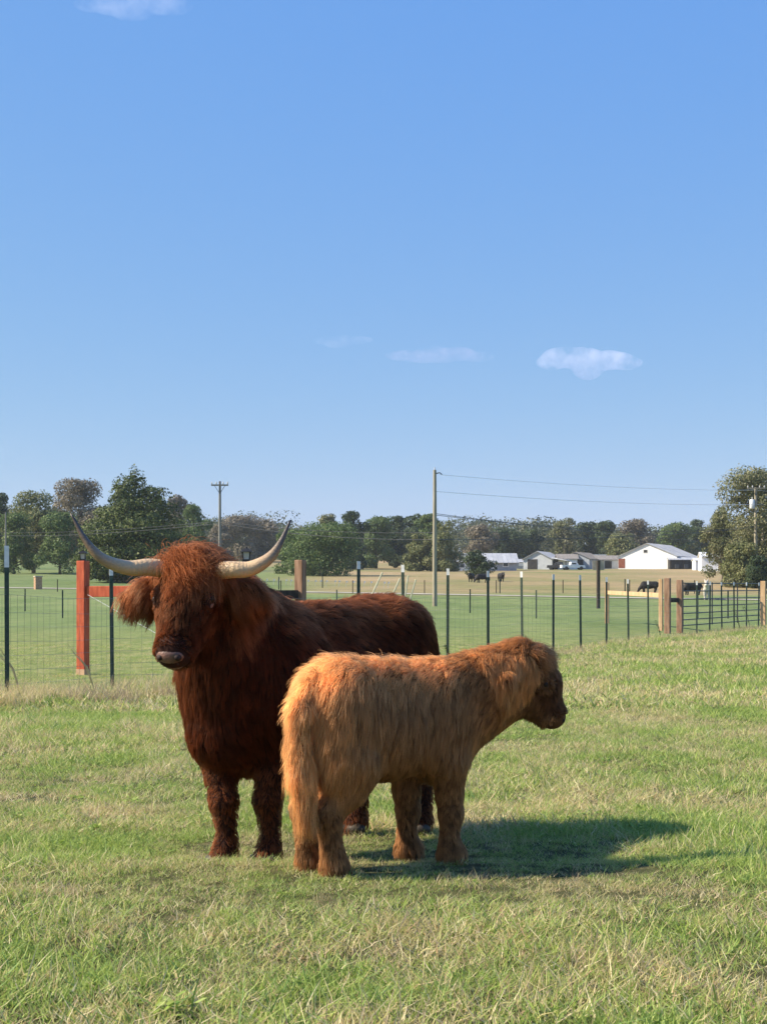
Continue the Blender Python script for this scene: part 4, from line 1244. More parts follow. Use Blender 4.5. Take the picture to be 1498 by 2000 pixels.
def post_from_top(xpx, ytop, H=1.74):
    d = (H - EYE) * FPX / (HORIZON - ytop)
    return d
def t_post(xpx, d, h, label, group, mesh, rz=None, tilt=0.0):
    x, y, z = gpt(xpx, d)
    o = empty("fence_post", (x, y, z), rz if rz is not None else rng.uniform(-0.5, 0.5))
    o.rotation_euler[1] = tilt
    link("shaft", mesh[0], o); 
    if mesh[1] is not None: link("white_tip", mesh[1], o)
    tag(o, label, "fence post", group)
    return o
NEAR = t_post_mesh(1.74, 0.050, 0.24)
MID = t_post_mesh(1.74, 0.052, 0.12)
g1 = "green T-posts of the near fence"
near_posts = [
    (15, 17.0, NEAR, "tall green T-post with white tip at the far left edge"),
    (220, 20.0, NEAR, "green T-post with white tip just right of the red wooden post"),
    (699, 23.4, MID, "T-post with white tip nearest the brown brace post, behind the cow's back"),
    (789, 25.0, MID, "T-post with white tip rising behind the cow's hip"),
    (874, 27.8, MID, "first green T-post right of the cow's rump"),
    (953, 29.2, MID, "second green T-post right of the cow's rump, in front of the dark little tree"),
    (1020, 31.7, MID, "green T-post directly behind the calf's head"),
    (1080, 33.0, MID, "first green T-post right of the calf's head"),
    (1134, 34.9, MID, "second green T-post right of the calf's head, left of the board on a pole"),
    (1184, 38.5, MID, "green T-post just right of the board on a pole, at the tan rail's left end"),
    (1227, 42.2, MID, "green T-post crossing the left half of the tan rail"),
    (1266, 45.5, MID, "green T-post crossing the right half of the tan rail"),
    (1360, 49.2, MID, "green T-post at the left end of the tube gate"),
    (1385, 51.5, MID, "second green T-post in front of the tube gate from the brown posts"),
    (1409, 53.9, MID, "third green T-post in front of the tube gate from the brown posts"),
    (1433, 55.3, MID, "third T-post counted back from the post at the right edge"),
    (1457, 57.1, MID, "second T-post counted back from the post at the right edge"),
    (1480, 59.0, MID, "T-post right beside the tan post at the right edge"),
]
for xp, d, me, lab in near_posts:
    t_post(xp, d, 1.74, lab, g1, me, tilt=random.uniform(-0.015, 0.02))

def fence_wires(pts, heights, r, vstep=None, sag=0.02, name="wire_mesh", parent=None, mtl=m_wire):
    mb = MB()
    for h in heights:
        for (x0, y0), (x1, y1) in zip(pts[:-1], pts[1:]):
            a = Vector((x0, y0, gz(x0, y0) + h)); b = Vector((x1, y1, gz(x1, y1) + h)); m_ = (a + b) / 2; m_.z -= sag * random.uniform(0.2, 1.3)
            mb.tube([a, m_, b], r, 3, cap=False)
    if vstep:
        for (x0, y0), (x1, y1) in zip(pts[:-1], pts[1:]):
            n = max(1, int(math.hypot(x1 - x0, y1 - y0) / vstep))
            for i in range(n):
                t = (i + 0.5) / n; x = x0 + (x1 - x0) * t; y = y0 + (y1 - y0) * t; z = gz(x, y)
                mb.tube([(x, y, z + heights[0]), (x, y, z + heights[-1])], r * 0.8, 3, cap=False)
    return mb.build(name, mtl, parent)

fw = empty("wire_fence", (FENCE[1][0], FENCE[1][1], 0))
o = fence_wires([tuple(p) for p in FENCE[1:-2]], [0.05, 0.20, 0.36, 0.52, 0.68, 0.84, 1.0, 1.2], 0.0019, 0.17)
o.parent = fw; o.matrix_parent_inverse = Matrix.Translation(-fw.location); o["kind"] = "stuff"
tag(fw, "woven wire fence strung along the near row of green T-posts", "fence")

def plank(name, a, b, w, h, mtl, parent=None):
    mb = MB().beam(a, b, w, h)
    o = mb.build(name, mtl, parent)
    bv = o.modifiers.new("bevel", 'BEVEL'); bv.width = min(w, h) * 0.06; bv.segments = 1
    return o

def wood_post(parent, name, p, w, h, mtl, rz, depth=None):
    mb = MB().box((p[0], p[1], p[2] + h / 2 - 0.2), (w, depth or w, h + 0.4), rz)
    o = mb.build(name, mtl, parent)
    bv = o.modifiers.new("bevel", 'BEVEL'); bv.width = w * 0.05; bv.segments = 1
    return o

def reparent(root):
    for c in list(root.children):
        c.matrix_parent_inverse = Matrix.Translation(-root.location)

# left brace: red post, red rail and the second post hidden behind the cow's head
a = np.array(gpt(163, 24.0)); b_ = np.array(gpt(412, 23.3))
ob = empty("fence_brace", a)
rz = -0.42
wood_post(ob, "post", a, 0.15, 1.78, m_red, rz); wood_post(ob, "post", b_, 0.165, 1.78, m_red, rz)
dirv = Vector(b_ - a).normalized()
plank("rail", Vector(a) + dirv * 0.085 + Vector((0, 0, 1.30)), Vector(b_) - dirv * 0.085 + Vector((0, 0, 1.30)), 0.10, 0.17, m_red, ob)
w_ = MB().tube([Vector(a) + Vector((0.09, -0.09, 1.25)), Vector(b_) + Vector((-0.09, -0.09, 0.25))], 0.004, 4).build("brace_wire", m_tip, ob)
MB().box((a[0], a[1], a[2] + 0.045), (0.157, 0.157, 0.09), rz).build("bare_foot", m_raw, ob)
reparent(ob); tag(ob, "red painted wooden fence brace left of the cow's head", "fence brace")
# right brace: brown post with dark rail
a = np.array(gpt(482, 25.0)); b_ = np.array(gpt(587, 25.8))
ob2 = empty("fence_brace", a)
wood_post(ob2, "post", a, 0.15, 1.80, m_brown, -0.45); wood_post(ob2, "post", b_, 0.15, 1.84, m_brown, -0.45)
dirv = Vector(b_ - a).normalized()
plank("rail", Vector(a) + dirv * 0.08 + Vector((0, 0, 1.26)), Vector(b_) - dirv * 0.08 + Vector((0, 0, 1.26)), 0.09, 0.15, m_dark_wood, ob2)  # rail lies in shade; its darkness is put into the wood colour
plank("knee", Vector(b_) + Vector((-0.22, -0.1, 1.18)), Vector(b_) + Vector((-0.04, -0.1, 0.98)), 0.07, 0.09, m_brown, ob2)
reparent(ob2); tag(ob2, "brown wooden fence brace with dark rail between cow's horn and back", "fence brace")

def lantern(p, s, label):
    o = empty("lantern", p)
    MB().box((0, 0, 0.012 * s), (0.075 * s, 0.075 * s, 0.024 * s)).build("base", m_black, o)
    MB().box((0, 0, 0.062 * s), (0.055 * s, 0.055 * s, 0.07 * s), 0, 0, 1.25).build("glass", m_glass, o)
    c = MB()
    for i in (-1, 1):
        for j in (-1, 1): c.beam((0.029 * s * i, 0.029 * s * j, 0.024 * s), (0.037 * s * i, 0.037 * s * j, 0.10 * s), 0.008 * s, 0.008 * s)
    c.build("frame", m_black, o)["kind"] = "stuff"
    MB().box((0, 0, 0.118 * s), (0.125 * s, 0.125 * s, 0.036 * s), 0, 0, 0.35).build("roof", m_black, o)
    MB().ball((0, 0, 0.145 * s), 0.010 * s, 8, 6).build("finial", m_black, o)
    tag(o, label, "lantern", "lanterns on fence posts"); return o
p = np.array(gpt(163, 24.0)); lantern((p[0], p[1], p[2] + 1.78), 1.15, "small black lantern on the red post under the left horn")
p = np.array(gpt(482, 25.0)); lantern((p[0], p[1], p[2] + 1.80), 1.6, "small black lantern between the cow's head and its right-hand horn tip")

# tan brace running away, brown corner posts, tube gate, right edge brace
a = np.array(gpt(1185, 66)); b_ = np.array(gpt(1290, 55))
ob3 = empty("fence_brace", a)
wood_post(ob3, "post", a, 0.15, 1.75, m_fresh, -0.45); wood_post(ob3, "post", b_, 0.13, 1.85, m_fresh, -0.45)
dirv = Vector(b_ - a).normalized()
plank("rail", Vector(a) + dirv * 0.08 + Vector((0, 0, 1.33)), Vector(b_) - dirv * 0.07 + Vector((0, 0, 1.27)), 0.10, 0.16, m_fresh, ob3)
reparent(ob3); tag(ob3, "fresh tan wooden brace with a long rail left of the brown corner posts", "fence brace")
a = np.array(gpt(1303, 51.5)); b_ = np.array(gpt(1327, 52.0))
ob4 = empty("fence_brace", a)
wood_post(ob4, "post", a, 0.19, 1.86, m_brown, -0.45); wood_post(ob4, "post", b_, 0.19, 1.80, m_brown, -0.45)
dirv = Vector(b_ - a).normalized()
plank("rail", Vector(a) + dirv * 0.1 + Vector((0, 0, 1.12)), Vector(b_) - dirv * 0.1 + Vector((0, 0, 1.12)), 0.09, 0.15, m_dark_wood, ob4)
reparent(ob4); tag(ob4, "pair of brown corner posts with a short dark rail beside the tube gate", "fence brace")
a = np.array(gpt(1490, 60.0)); b_ = np.array(gpt(1560, 62))
ob5 = empty("fence_brace", a)
wood_post(ob5, "post", a, 0.19, 1.80, m_fresh, -0.45); wood_post(ob5, "post", b_, 0.19, 1.80, m_fresh, -0.45)
dirv = Vector(b_ - a).normalized()
plank("rail", Vector(a) + dirv * 0.1 + Vector((0, 0, 1.36)), Vector(b_) - dirv * 0.1 + Vector((0, 0, 1.36)), 0.10, 0.16, m_fresh, ob5)
reparent(ob5); tag(ob5, "tan wooden brace post with rail at the right edge of the photo", "fence brace")

m_gate = mat("grey_gate_steel", (0.05, 0.055, 0.06), (0.10, 0.105, 0.11), 9, 0.5, metal=0.4)
a = Vector(gpt(1333, 53.5)); b_ = Vector(gpt(1484, 63))
ob6 = empty("tube_gate", a)
for h in (0.22, 0.42, 0.64, 0.88, 1.14, 1.42, 1.70):
    MB().tube([a + Vector((0, 0, h)), b_ + Vector((0, 0, h))], 0.021, 6).build("rail", m_gate, ob6)
for t in (0.0, 0.34, 0.67, 1.0):
    q = a.lerp(b_, t); MB().tube([q + Vector((0, 0, 0.18)), q + Vector((0, 0, 1.74))], 0.024, 6).build("upright", m_gate, ob6)
reparent(ob6); tag(ob6, "grey tubular steel gate between the brown corner posts and right edge", "gate")

# far fence posts along the lane
FARM = t_post_mesh(1.45, 0.075, 0.05)
FARM = (FARM[0], None)
far_labels = [
    (50, 96, "thin dark far post left of the red post, nearest the left edge"),
    (123, 77, "dark far post between the left T-post and the red post"),
    (253, 80, "dark far post below the cow's right ear"),
    (658, 84, "dark far post between the brown brace post and the cow's back"),
    (918, 90, "thin far post between the first two T-posts right of the cow"),
    (1047, 76, "dark far post left of the first T-post right of the calf's head"),
    (1362, 74, "thick dark far post behind the left of the tube gate"),
    (1421, 76, "thick dark far post behind the middle of the tube gate"),
    (1220, 150, "thin far post by the lane below the white barn"),
    (976, 150, "thin far post by the lane below the farmhouse"),
    (630, 172, "short far post by the lane right of the brown brace"),
    (545, 165, "short far post by the lane left of the brown brace post"),
]
for xp, d, lab in far_labels:
    o = t_post(xp, d, 1.45, lab, "far fence posts by the lane", FARM)
    if d > 140: o.scale = (1.5, 1.5, 1.0)
ffx = [(-40, 90), (-22, 92), (-17, 77), (-13, 80), (-2.5, 84), (5, 90), (7.5, 76), (15.1, 74), (17.0, 76), (30, 80)]
ff = empty("wire_fence", (ffx[0][0], ffx[0][1], 0))
o = fence_wires(ffx, [0.35, 0.65, 0.95, 1.25], 0.004, None, 0.03); o.parent = ff; o.matrix_parent_inverse = Matrix.Translation(-ff.location)
tag(ff, "plain wire fence on the thin far posts in the mown field", "fence")
ffx2 = [(-90, 165), (-40, 163), (-10, 150), (11, 150), (24, 150), (60, 140)]
ff2 = empty("wire_fence", (ffx2[0][0], ffx2[0][1], 0))
stake_me = MB().box((0, 0, 0.6), (0.08, 0.08, 1.4)).mesh("stake", m_dark_wood)
for (x0, y0), (x1, y1) in zip(ffx2[:-1], ffx2[1:]):
    n = int(math.hypot(x1 - x0, y1 - y0) / 6)
    for i in range(n):
        x = x0 + (x1 - x0) * i / n; y = y0 + (y1 - y0) * i / n
        o = link("stake", stake_me, ff2); o.location = Vector((x, y, gz(x, y))) - ff2.location
o = fence_wires(ffx2, [0.4, 0.8, 1.2], 0.006, None, 0.03); o.parent = ff2; o.matrix_parent_inverse = Matrix.Translation(-ff2.location)
tag(ff2, "thin pasture fence along the far side of the lane", "fence")

# white marker flags across the left field
for i in range(22):
    xp = 508 + i * 12 + random.uniform(-3, 3); d = 188 - i * 0.9
    x, y, z = gpt(xp, d)
    mb = MB().box((x, y, z + 0.35), (0.03, 0.03, 0.7)).box((x + 0.09, y, z + 0.62), (0.2, 0.03, 0.2))
    tag(mb.build("marker_flag", m_tip), "small white marker flag in the row across the green field", "flag", "white marker flags in a row across the field")

# pale leaning stakes behind the cow's back
m_stake = mat("pale_stake", (0.42, 0.40, 0.28), (0.55, 0.52, 0.38), 5, 0.7)
for (x0, y0, x1, y1, lab) in ((727, 1160, 747, 1118, "tallest pale leaning stake behind the cow's back"), (772, 1150, 781, 1130, "short pale leaning stake left of the T-post behind the cow's hip"), (793, 1152, 797, 1124, "pale leaning stake touching the T-post behind the cow's hip"), (806, 1153, 812, 1132, "pale leaning stake nearest the middle utility pole")):
    d = 104.0
    a = px(x0, y0, d); b_ = px(x1, y1, d)
    g = gz(a[0], d)
    k = (a[2] - g) / (b_[2] - a[2]); a2 = a - (b_ - a) * k * 1.05
    tag(MB().tube([a2, b_], 0.06, 6).build("leaning_stake", m_stake), lab, "stake", "pale leaning stakes")

# board on a pole in the field
x, y, z = gpt(1168, 104)
o = empty("board_post", (x, y, z))
MB().tube([(0, 0, -0.3), (0, 0, 3.25)], 0.13, 8).build("pole", m_dark_wood, o)
for k in (-1, 1): MB().box((k * 0.23, -0.02, 2.92), (0.33, 0.06, 0.62)).build("board", mat("grey_tan_board", (0.33, 0.26, 0.20), (0.45, 0.37, 0.29), 4, 0.85), o)
tag(o, "thick dark pole with weathered boards near its top in the field", "post")

# brick pillar by the lane
x, y, z = gpt(75, 171)
m_brick = mat("tan_brick", (0.34, 0.20, 0.12), (0.50, 0.33, 0.21), 6, 0.9)
o = empty("brick_pillar", (x, y, z), 0.5)
MB().box((0, 0, 0.66), (0.72, 0.72, 1.4)).build("shaft", m_brick, o)
for k in range(6): MB().box((0, 0, 0.16 + k * 0.2), (0.745, 0.745, 0.15)).build("course", m_brick, o)
MB().box((0, 0, 1.42), (0.85, 0.85, 0.13)).build("cap", mat("pillar_cap", (0.36, 0.30, 0.24)), o)
tag(o, "tan brick gate pillar beside the lane at the left", "pillar")

# ------------------------------------------------------------------ utility poles and lines
m_pole = mat("weathered_pole", (0.24, 0.21, 0.15), (0.36, 0.32, 0.24), 3, 0.9, stretch=(4, 4, 0.4))
m_pole_d = mat("grey_pole", (0.16, 0.15, 0.14), (0.24, 0.23, 0.21), 3, 0.9, stretch=(4, 4, 0.4))
m_ins = mat("porcelain_insulator", (0.45, 0.45, 0.45), (0.6, 0.6, 0.6), 8, -0.45)
m_trafo = mat("transformer_grey", (0.55, 0.57, 0.58), (0.66, 0.68, 0.68), 6, 0.5)
m_line = mat("aluminium_conductor", (0.86, 0.87, 0.88), (0.92, 0.92, 0.93), 3, 0.5)
m_cable = mat("black_cable", (0.055, 0.055, 0.06), (0.09, 0.09, 0.095), 3, 0.6)
def pole(xpx, d, ytop, mtl, label, r=0.13, arms=(), trafo=None, davit=False):
    x, y, z = gpt(xpx, d)
    h = EYE + (HORIZON - ytop) * d / FPX - z
    o = empty("utility_pole", (x, y, z))
    MB().tube([(0, 0, -0.4), (0, 0, h * 0.5), (0, 0, h)], [r * 1.15, r, r * 0.75], 10).build("mast", mtl, o)
    for (dz, L_) in arms:
        c = MB().beam((-L_ / 2, -r, h - dz), (L_ / 2, -r, h - dz), 0.11, 0.13).build("crossarm", mtl, o)
        for k in (-0.46, -0.2, 0.2, 0.46):
            MB().tube([(L_ * k, -r, h - dz + 0.06), (L_ * k, -r, h - dz + 0.17), (L_ * k, -r, h - dz + 0.30)], [0.035, 0.07, 0.04], 6).build("insulator", m_ins, c)
        for k in (-1, 1):
            MB().beam((k * L_ * 0.3, -r, h - dz - 0.05), (0, -r * 0.8, h - dz - 0.75), 0.04, 0.04).build("strut", m_gate, c)
    if davit:
        MB().tube([(0, 0, h - 0.28), (0.35, -0.1, h - 0.20), (0.52, -0.1, h - 0.33)], 0.04, 6).build("bracket", m_gate, o)
        MB().tube([(0.0, 0, h - 0.02), (0.0, 0, h + 0.2)], [0.05, 0.03], 6).build("insulator", m_ins, o)
    if trafo:
        dz, s = trafo
        t = MB().tube([(s * 0.42, -0.1, h - dz - 1.0), (s * 0.42, -0.1, h - dz - 0.95), (s * 0.42, -0.1, h - dz), (s * 0.42, -0.1, h - dz + 0.05)], [0.25, 0.29, 0.29, 0.2], 12).build("transformer", m_trafo, o, True)
        MB().tube([(s * 0.42, -0.1, h - dz + 0.04), (s * 0.42, -0.1, h - dz + 0.3)], 0.05, 6).build("bushing", m_ins, t)
    tag(o, label, "utility pole", "wooden utility poles")
    return o
pole(849, 111, 918, m_pole, "tall tan utility pole in the middle of the field, wires to its right", 0.155, davit=True)
pole(430, 135, 940, m_pole_d, "grey utility pole with crossarms above the cow's head", 0.13, arms=((0.35, 1.5),))
pole(1475, 172, 952, m_pole, "utility pole with crossarm and transformer at the right edge", 0.19, arms=((0.1, 2.0),), trafo=(1.4, -1))
pole(1481, 195, 1046, m_pole, "shorter pole just right of the transformer pole", 0.13)
pole(12, 240, 1000, m_pole_d, "thin grey pole against the trees at the left edge", 0.14)
pole(877, 300, 1055, m_pole_d, "small grey pole behind the tall middle utility pole", 0.13)

def line(name, ends, sag, r, mtl, label, group="overhead power lines"):
    mb = MB(); P = []
    for (p, q) in zip(ends[:-1], ends[1:]):
        p, q = Vector(px(*p)), Vector(px(*q))
        for i in range(17):
            t = i / 16; v = p.lerp(q, t); v.z -= sag * 4 * t * (1 - t); P.append(v)
    Q = [P[0]] + [v for u, v in zip(P[:-1], P[1:]) if (v - u).length > 1e-4]
    mb.tube(Q, r, 4)
    tag(mb.build(name, mtl), label, "power line", group)
line("power_line", [(858, 927, 111), (1475, 957, 172), (1700, 962, 200)], 0.35, 0.016, m_line, "upper bright wire from the middle pole to the right pole")
line("power_line", [(853, 960, 111), (1475, 985, 172), (1700, 985, 200)], 0.35, 0.018, m_line, "lower bright wire from the middle pole to the right pole")
line("power_line", [(850, 1003, 111), (1475, 1028, 172), (1700, 1030, 200)], 0.9, 0.020, m_cable, "dark wire below the two bright wires, sagging over the sheds")
line("power_line", [(850, 1006, 111), (1475, 1062, 330)], 0.4, 0.022, m_cable, "dark wire slanting from the middle pole down to the barn trees")
line("power_line", [(-300, 1040, 240), (12, 1046, 240), (430, 1022, 135), (849, 1054, 111), (1475, 1030, 172), (1700, 1020, 200)], 0.4, 0.024, m_cable, "low grey cable crossing in front of all the trees")
line("power_line", [(-300, 1030, 240), (12, 1040, 240), (430, 1018, 135), (849, 1040, 111)], 0.35, 0.018, m_cable, "thin cable just above the low grey cable left of the middle pole")

# ------------------------------------------------------------------ farm buildings on the rise
m_white = mat("white_metal_siding", (0.76, 0.77, 0.76), (0.86, 0.86, 0.84), 0.7, 0.55, stretch=(1, 1, -0.45))
m_roofg = mat("grey_metal_roof", (0.33, 0.34, 0.36), (0.44, 0.45, 0.47), 0.6, 0.5)
m_roofd = mat("brown_grey_shingle", (0.19, 0.17, 0.155), (0.27, 0.25, 0.225), 2.5, 0.9)
m_roofw = mat("white_metal_roof", (0.62, 0.63, 0.64), (0.74, 0.75, 0.75), 0.6, 0.45)
m_siding = mat("blue_grey_siding", (0.27, 0.30, 0.34), (0.36, 0.39, 0.43), 1.5, 0.8)
m_palegrey = mat("pale_grey_siding", (0.42, 0.44, 0.46), (0.52, 0.54, 0.55), 1.5, 0.8)
m_in = mat("unlit_interior", (0.03, 0.028, 0.026), (0.05, 0.046, 0.042), 2, 0.9)  # near-black colour painted in for the shade inside bays, doorways and open shed
m_rust = mat("rust_red_door", (0.16, 0.05, 0.03), (0.24, 0.08, 0.045), 3, 0.8)
m_bdoor = mat("brown_door", (0.17, 0.09, 0.05), (0.27, 0.15, 0.08), 3, 0.8)
m_win = mat("dark_window_glass", (0.03, 0.035, 0.04), (0.05, 0.055, 0.06), 2, 0.15, spec=0.6)

def gable(o, L_, W_, eave, ridge, wall, roof, over=0.35, ribs=True, hipend=False):
    """local x = ridge direction, centred; walls as a closed shell, two roof slabs"""
    a, b = L_ / 2, W_ / 2
    MB().add([(-a, -b, -0.3), (a, -b, -0.3), (a, b, -0.3), (-a, b, -0.3), (-a, -b, eave), (a, -b, eave), (a, b, eave), (-a, b, eave), (-a, 0, ridge), (a, 0, ridge)],
             [(0, 1, 5, 4), (2, 3, 7, 6), (1, 2, 6, 9, 5), (3, 0, 4, 8, 7), (3, 2, 1, 0)]).build("wall", wall, o)
    sl = (ridge - eave) / b; t = 0.09
    for s in (-1, 1):
        ye, ze = s * (b + over), eave - sl * over
        A = [(-a - over, 0, ridge + 0.02), (a + over, 0, ridge + 0.02), (a + over, ye, ze + 0.02), (-a - over, ye, ze + 0.02)]
        V = A + [(x, y, z + t) for x, y, z in A]
        mb = MB().add(V, [(0, 1, 2, 3), (7, 6, 5, 4), (0, 4, 5, 1), (1, 5, 6, 2), (2, 6, 7, 3), (3, 7, 4, 0)])
        if ribs:
            n = int(L_ / 0.9)
            for i in range(n + 1):
                x = -a + L_ * i / n
                mb.beam((x, 0, ridge + 0.02 + t + 0.02), (x, ye, ze + 0.02 + t + 0.02), 0.07, 0.05)
        mb.build("roof", roof, o)
def opening(o, name, face, u, z, w, h, L_, W_, mtl, frame=None, proud=0.02):
    """door / window on a wall: face in '+x','-x','+y','-y', u along the wall"""
    s = 1 if face[0] == '+' else -1
    if face[1] == 'x': c = (s * (L_ / 2 + proud), u, z + h / 2); sz = (0.08, w, h); fz = (0.06, w + 0.25, h + 0.2)
    else: c = (u, s * (W_ / 2 + proud), z + h / 2); sz = (w, 0.08, h); fz = (w + 0.25, 0.06, h + 0.2)
    d = MB().box(c, sz).build(name, mtl, o)
    if frame is not None: MB().box(c, fz).build("frame", frame, d)
    return d
def bld(xpx, d, rz, name="farm_building"):
    x, y, z = gpt(xpx, d); return empty(name, (x, y, z), rz)

B = 345.0; s_ = B / FPX
# the white barn
ang = math.atan2(0.88, 0.47)
o = bld(1287, B + 2, ang, "white_barn")
L_, W_ = 17.0, 13.4
gable(o, L_, W_, 2.55, 5.35, m_white, m_roofg)
opening(o, "vent", '-x', 0.4, 3.35, 0.75, 0.6, L_, W_, m_in, m_palegrey)
opening(o, "door", '-x', 5.9, 0.0, 1.5, 2.1, L_, W_, m_rust)
opening(o, "open_bay", '-y', 3.2, 0.0, 9.5, 2.2, L_, W_, m_in)
for k in (0.2, 3.2, 6.2): MB().box((k, -W_ / 2 - 0.09, 1.1), (0.2, 0.12, 2.2)).build("bay_post", m_dark_wood, o)
tag(o, "large white metal barn with grey roof and open dark bay", "barn", None)
# lean-to of the barn to the right
o = bld(1344, B - 8, 0.0, "open_shed")
gable(o, 9.0, 4.0, 1.95, 2.45, m_in, m_roofg, 0.25)
for k in (-4.3, -1.4, 1.4, 4.3): MB().box((k, -2.12, 0.95), (0.18, 0.16, 1.9)).build("post", m_dark_wood, o)
for k in range(4): MB().box((-3 + 2 * k, -2.45, 0.5), (0.8, 0.5, 0.9)).build("feeder", m_gate, o)
tag(o, "low open dark shed attached at the right of the white barn", "shed")
# white building far right
o = bld(1404, 300, R(-6), "white_shed")
L_, W_ = 7.4, 6.5
gable(o, L_, W_, 2.7, 3.6, m_white, m_roofw, 0.25)
opening(o, "door", '-y', 0.4, 0, 1.9, 2.0, L_, W_, m_bdoor, m_white)
tag(o, "small white shed with brown door partly hidden by the right tree", "shed")
o = bld(1374, 318, 0, "low_shed")
gable(o, 4.2, 3.5, 1.9, 2.3, m_white, m_roofw, 0.2)
tag(o, "low white shed between the barn's open end and the right tree", "shed")
# sheds left of the barn
o = bld(1182, B + 4, R(14), "grey_shed")
L_, W_ = 5.6, 5.0
gable(o, L_, W_, 2.0, 2.9, m_palegrey, m_roofd)
opening(o, "door", '-y', -0.4, 0, 1.7, 1.7, L_, W_, m_in, m_palegrey)
tag(o, "pale grey shed with dark doorway just left of the white barn", "shed")
o = bld(1168, B + 18, R(5), "white_trailer")
MB().box((0, 0, 1.8), (3.2, 2.4, 2.4)).build("box", m_white, o); MB().box((0, 0, 3.05), (3.4, 2.6, 0.1)).build("roof", m_roofw, o)
for k in (-1, 1): MB().tube([(k * 0.8, -1.25, 0.4), (k * 0.8, -1.0, 0.4)], 0.4, 12).build("wheel", m_black, o)
tag(o, "white box trailer whose top shows behind the grey sheds", "trailer")
o = bld(1138, B + 2, R(62), "grey_garage")
L_, W_ = 9.0, 6.4
gable(o, L_, W_, 2.2, 3.6, m_siding, m_roofd)
opening(o, "door", '-x', -0.3, 0, 3.0, 2.0, L_, W_, m_in, m_siding)
opening(o, "window", '-y', 0.5, 1.0, 0.9, 0.9, L_, W_, m_win, m_white)
tag(o, "blue-grey garage with brown roof and dark open door", "garage")
o = bld(1106, B - 2, R(0), "white_garage")
L_, W_ = 4.2, 5.0
gable(o, L_, W_, 2.3, 3.3, m_white, m_roofd)
tag(o, "white walled garage with brown roof left of the blue-grey garage", "garage")
o = bld(1062, B, R(68), "old_barn")
L_, W_ = 10.0, 6.6
gable(o, L_, W_, 2.1, 3.8, m_palegrey, m_roofg)
opening(o, "door", '-x', 1.2, 0, 2.0, 2.0, L_, W_, m_in, m_dark_wood)
c = MB().add([(-5.3, -3.2, 2.3), (5.3, -3.2, 2.3), (5.3, -6.6, 1.7), (-5.3, -6.6, 1.7), (-5.3, -3.2, 2.4), (5.3, -3.2, 2.4), (5.3, -6.6, 1.8), (-5.3, -6.6, 1.8)], [(3, 2, 1, 0), (4, 5, 6, 7), (0, 1, 5, 4), (1, 2, 6, 5), (2, 3, 7, 6), (3, 0, 4, 7)]).build("lean_to_roof", m_roofw, o)
for k in (-5, -1.7, 1.7, 5): MB().box((k, -6.4, 0.85), (0.16, 0.16, 1.7)).build("post", m_dark_wood, o)
MB().box((0, -3.45, 0.9), (9.0, 0.1, 1.8)).build("open_bay", m_in, o)
tag(o, "old pale barn with a white lean-to roof, leftmost of the sheds", "barn")
o = bld(1014, B + 8, R(0), "grey_shed")
gable(o, 3.4, 3.2, 1.5, 2.1, m_siding, m_roofg)
opening(o, "window", '-y', 0.3, 0.6, 1.2, 0.7, 3.4, 3.2, m_white)
tag(o, "small blue-grey shed left of the old pale barn", "shed")
# farmhouse behind the little tree
o = bld(955, B - 25, R(3), "farmhouse")
L_, W_ = 10.5, 7.0
gable(o, L_, W_, 1.7, 3.5, m_siding, m_roofg, 0.5)
opening(o, "window", '-y', 3.0, 0.8, 1.0, 0.9, L_, W_, m_win, m_white)
opening(o, "door", '-y', 0.6, 0, 0.9, 1.8, L_, W_, m_white, m_palegrey)
tag(o, "grey farmhouse with pale roof behind the small dark tree", "house")
o = bld(888, B - 28, R(4), "low_house")
gable(o, 5.0, 4.0, 1.7, 2.1, m_white, m_roofw, 0.2)
opening(o, "window", '-y', 1.3, 0.6, 0.9, 0.7, 5.0, 4.0, m_win, m_white)
tag(o, "low white house left of the grey farmhouse", "house")

# parked vehicle and equipment among the sheds
def pickup(xpx, d, rz, paint, label):
    x, y, z = gpt(xpx, d); o = empty("pickup", (x, y, z), rz)
    mb = MB().add([(-2.6, -0.9, 0.45), (2.6, -0.9, 0.45), (2.6, 0.9, 0.45), (-2.6, 0.9, 0.45), (-2.6, -0.9, 1.05), (2.5, -0.88, 1.0), (2.5, 0.88, 1.0), (-2.6, 0.9, 1.05)], [(3, 2, 1, 0), (4, 5, 6, 7), (0, 1, 5, 4), (1, 2, 6, 5), (2, 3, 7, 6), (3, 0, 4, 7)])
    mb.build("body", paint, o)
    MB().add([(-0.7, -0.85, 1.06), (1.2, -0.85, 1.06), (1.2, 0.85, 1.06), (-0.7, 0.85, 1.06), (-0.5, -0.7, 1.7), (0.6, -0.7, 1.7), (0.6, 0.7, 1.7), (-0.5, 0.7, 1.7)], [(4, 5, 6, 7), (0, 1, 5, 4), (1, 2, 6, 5), (2, 3, 7, 6), (3, 0, 4, 7)]).build("cab", paint, o)
    for s in (-1, 1): MB().box((0.1, s * 0.80, 1.36), (1.0, 0.06, 0.36)).build("window", m_win, o)
    for i in (-1.6, 1.7):
        for s in (-1, 1): MB().tube([(i, s * 0.95, 0.38), (i, s * 0.7, 0.38)], 0.38, 12).build("wheel", m_black, o)
    tag(o, label, "pickup truck"); return o
pickup(1118, B - 14, R(8), m_white, "white pickup truck parked in front of the grey garages")
pickup(1092, B - 12, R(160), m_black, "dark pickup truck parked beside the white lean-to roof")

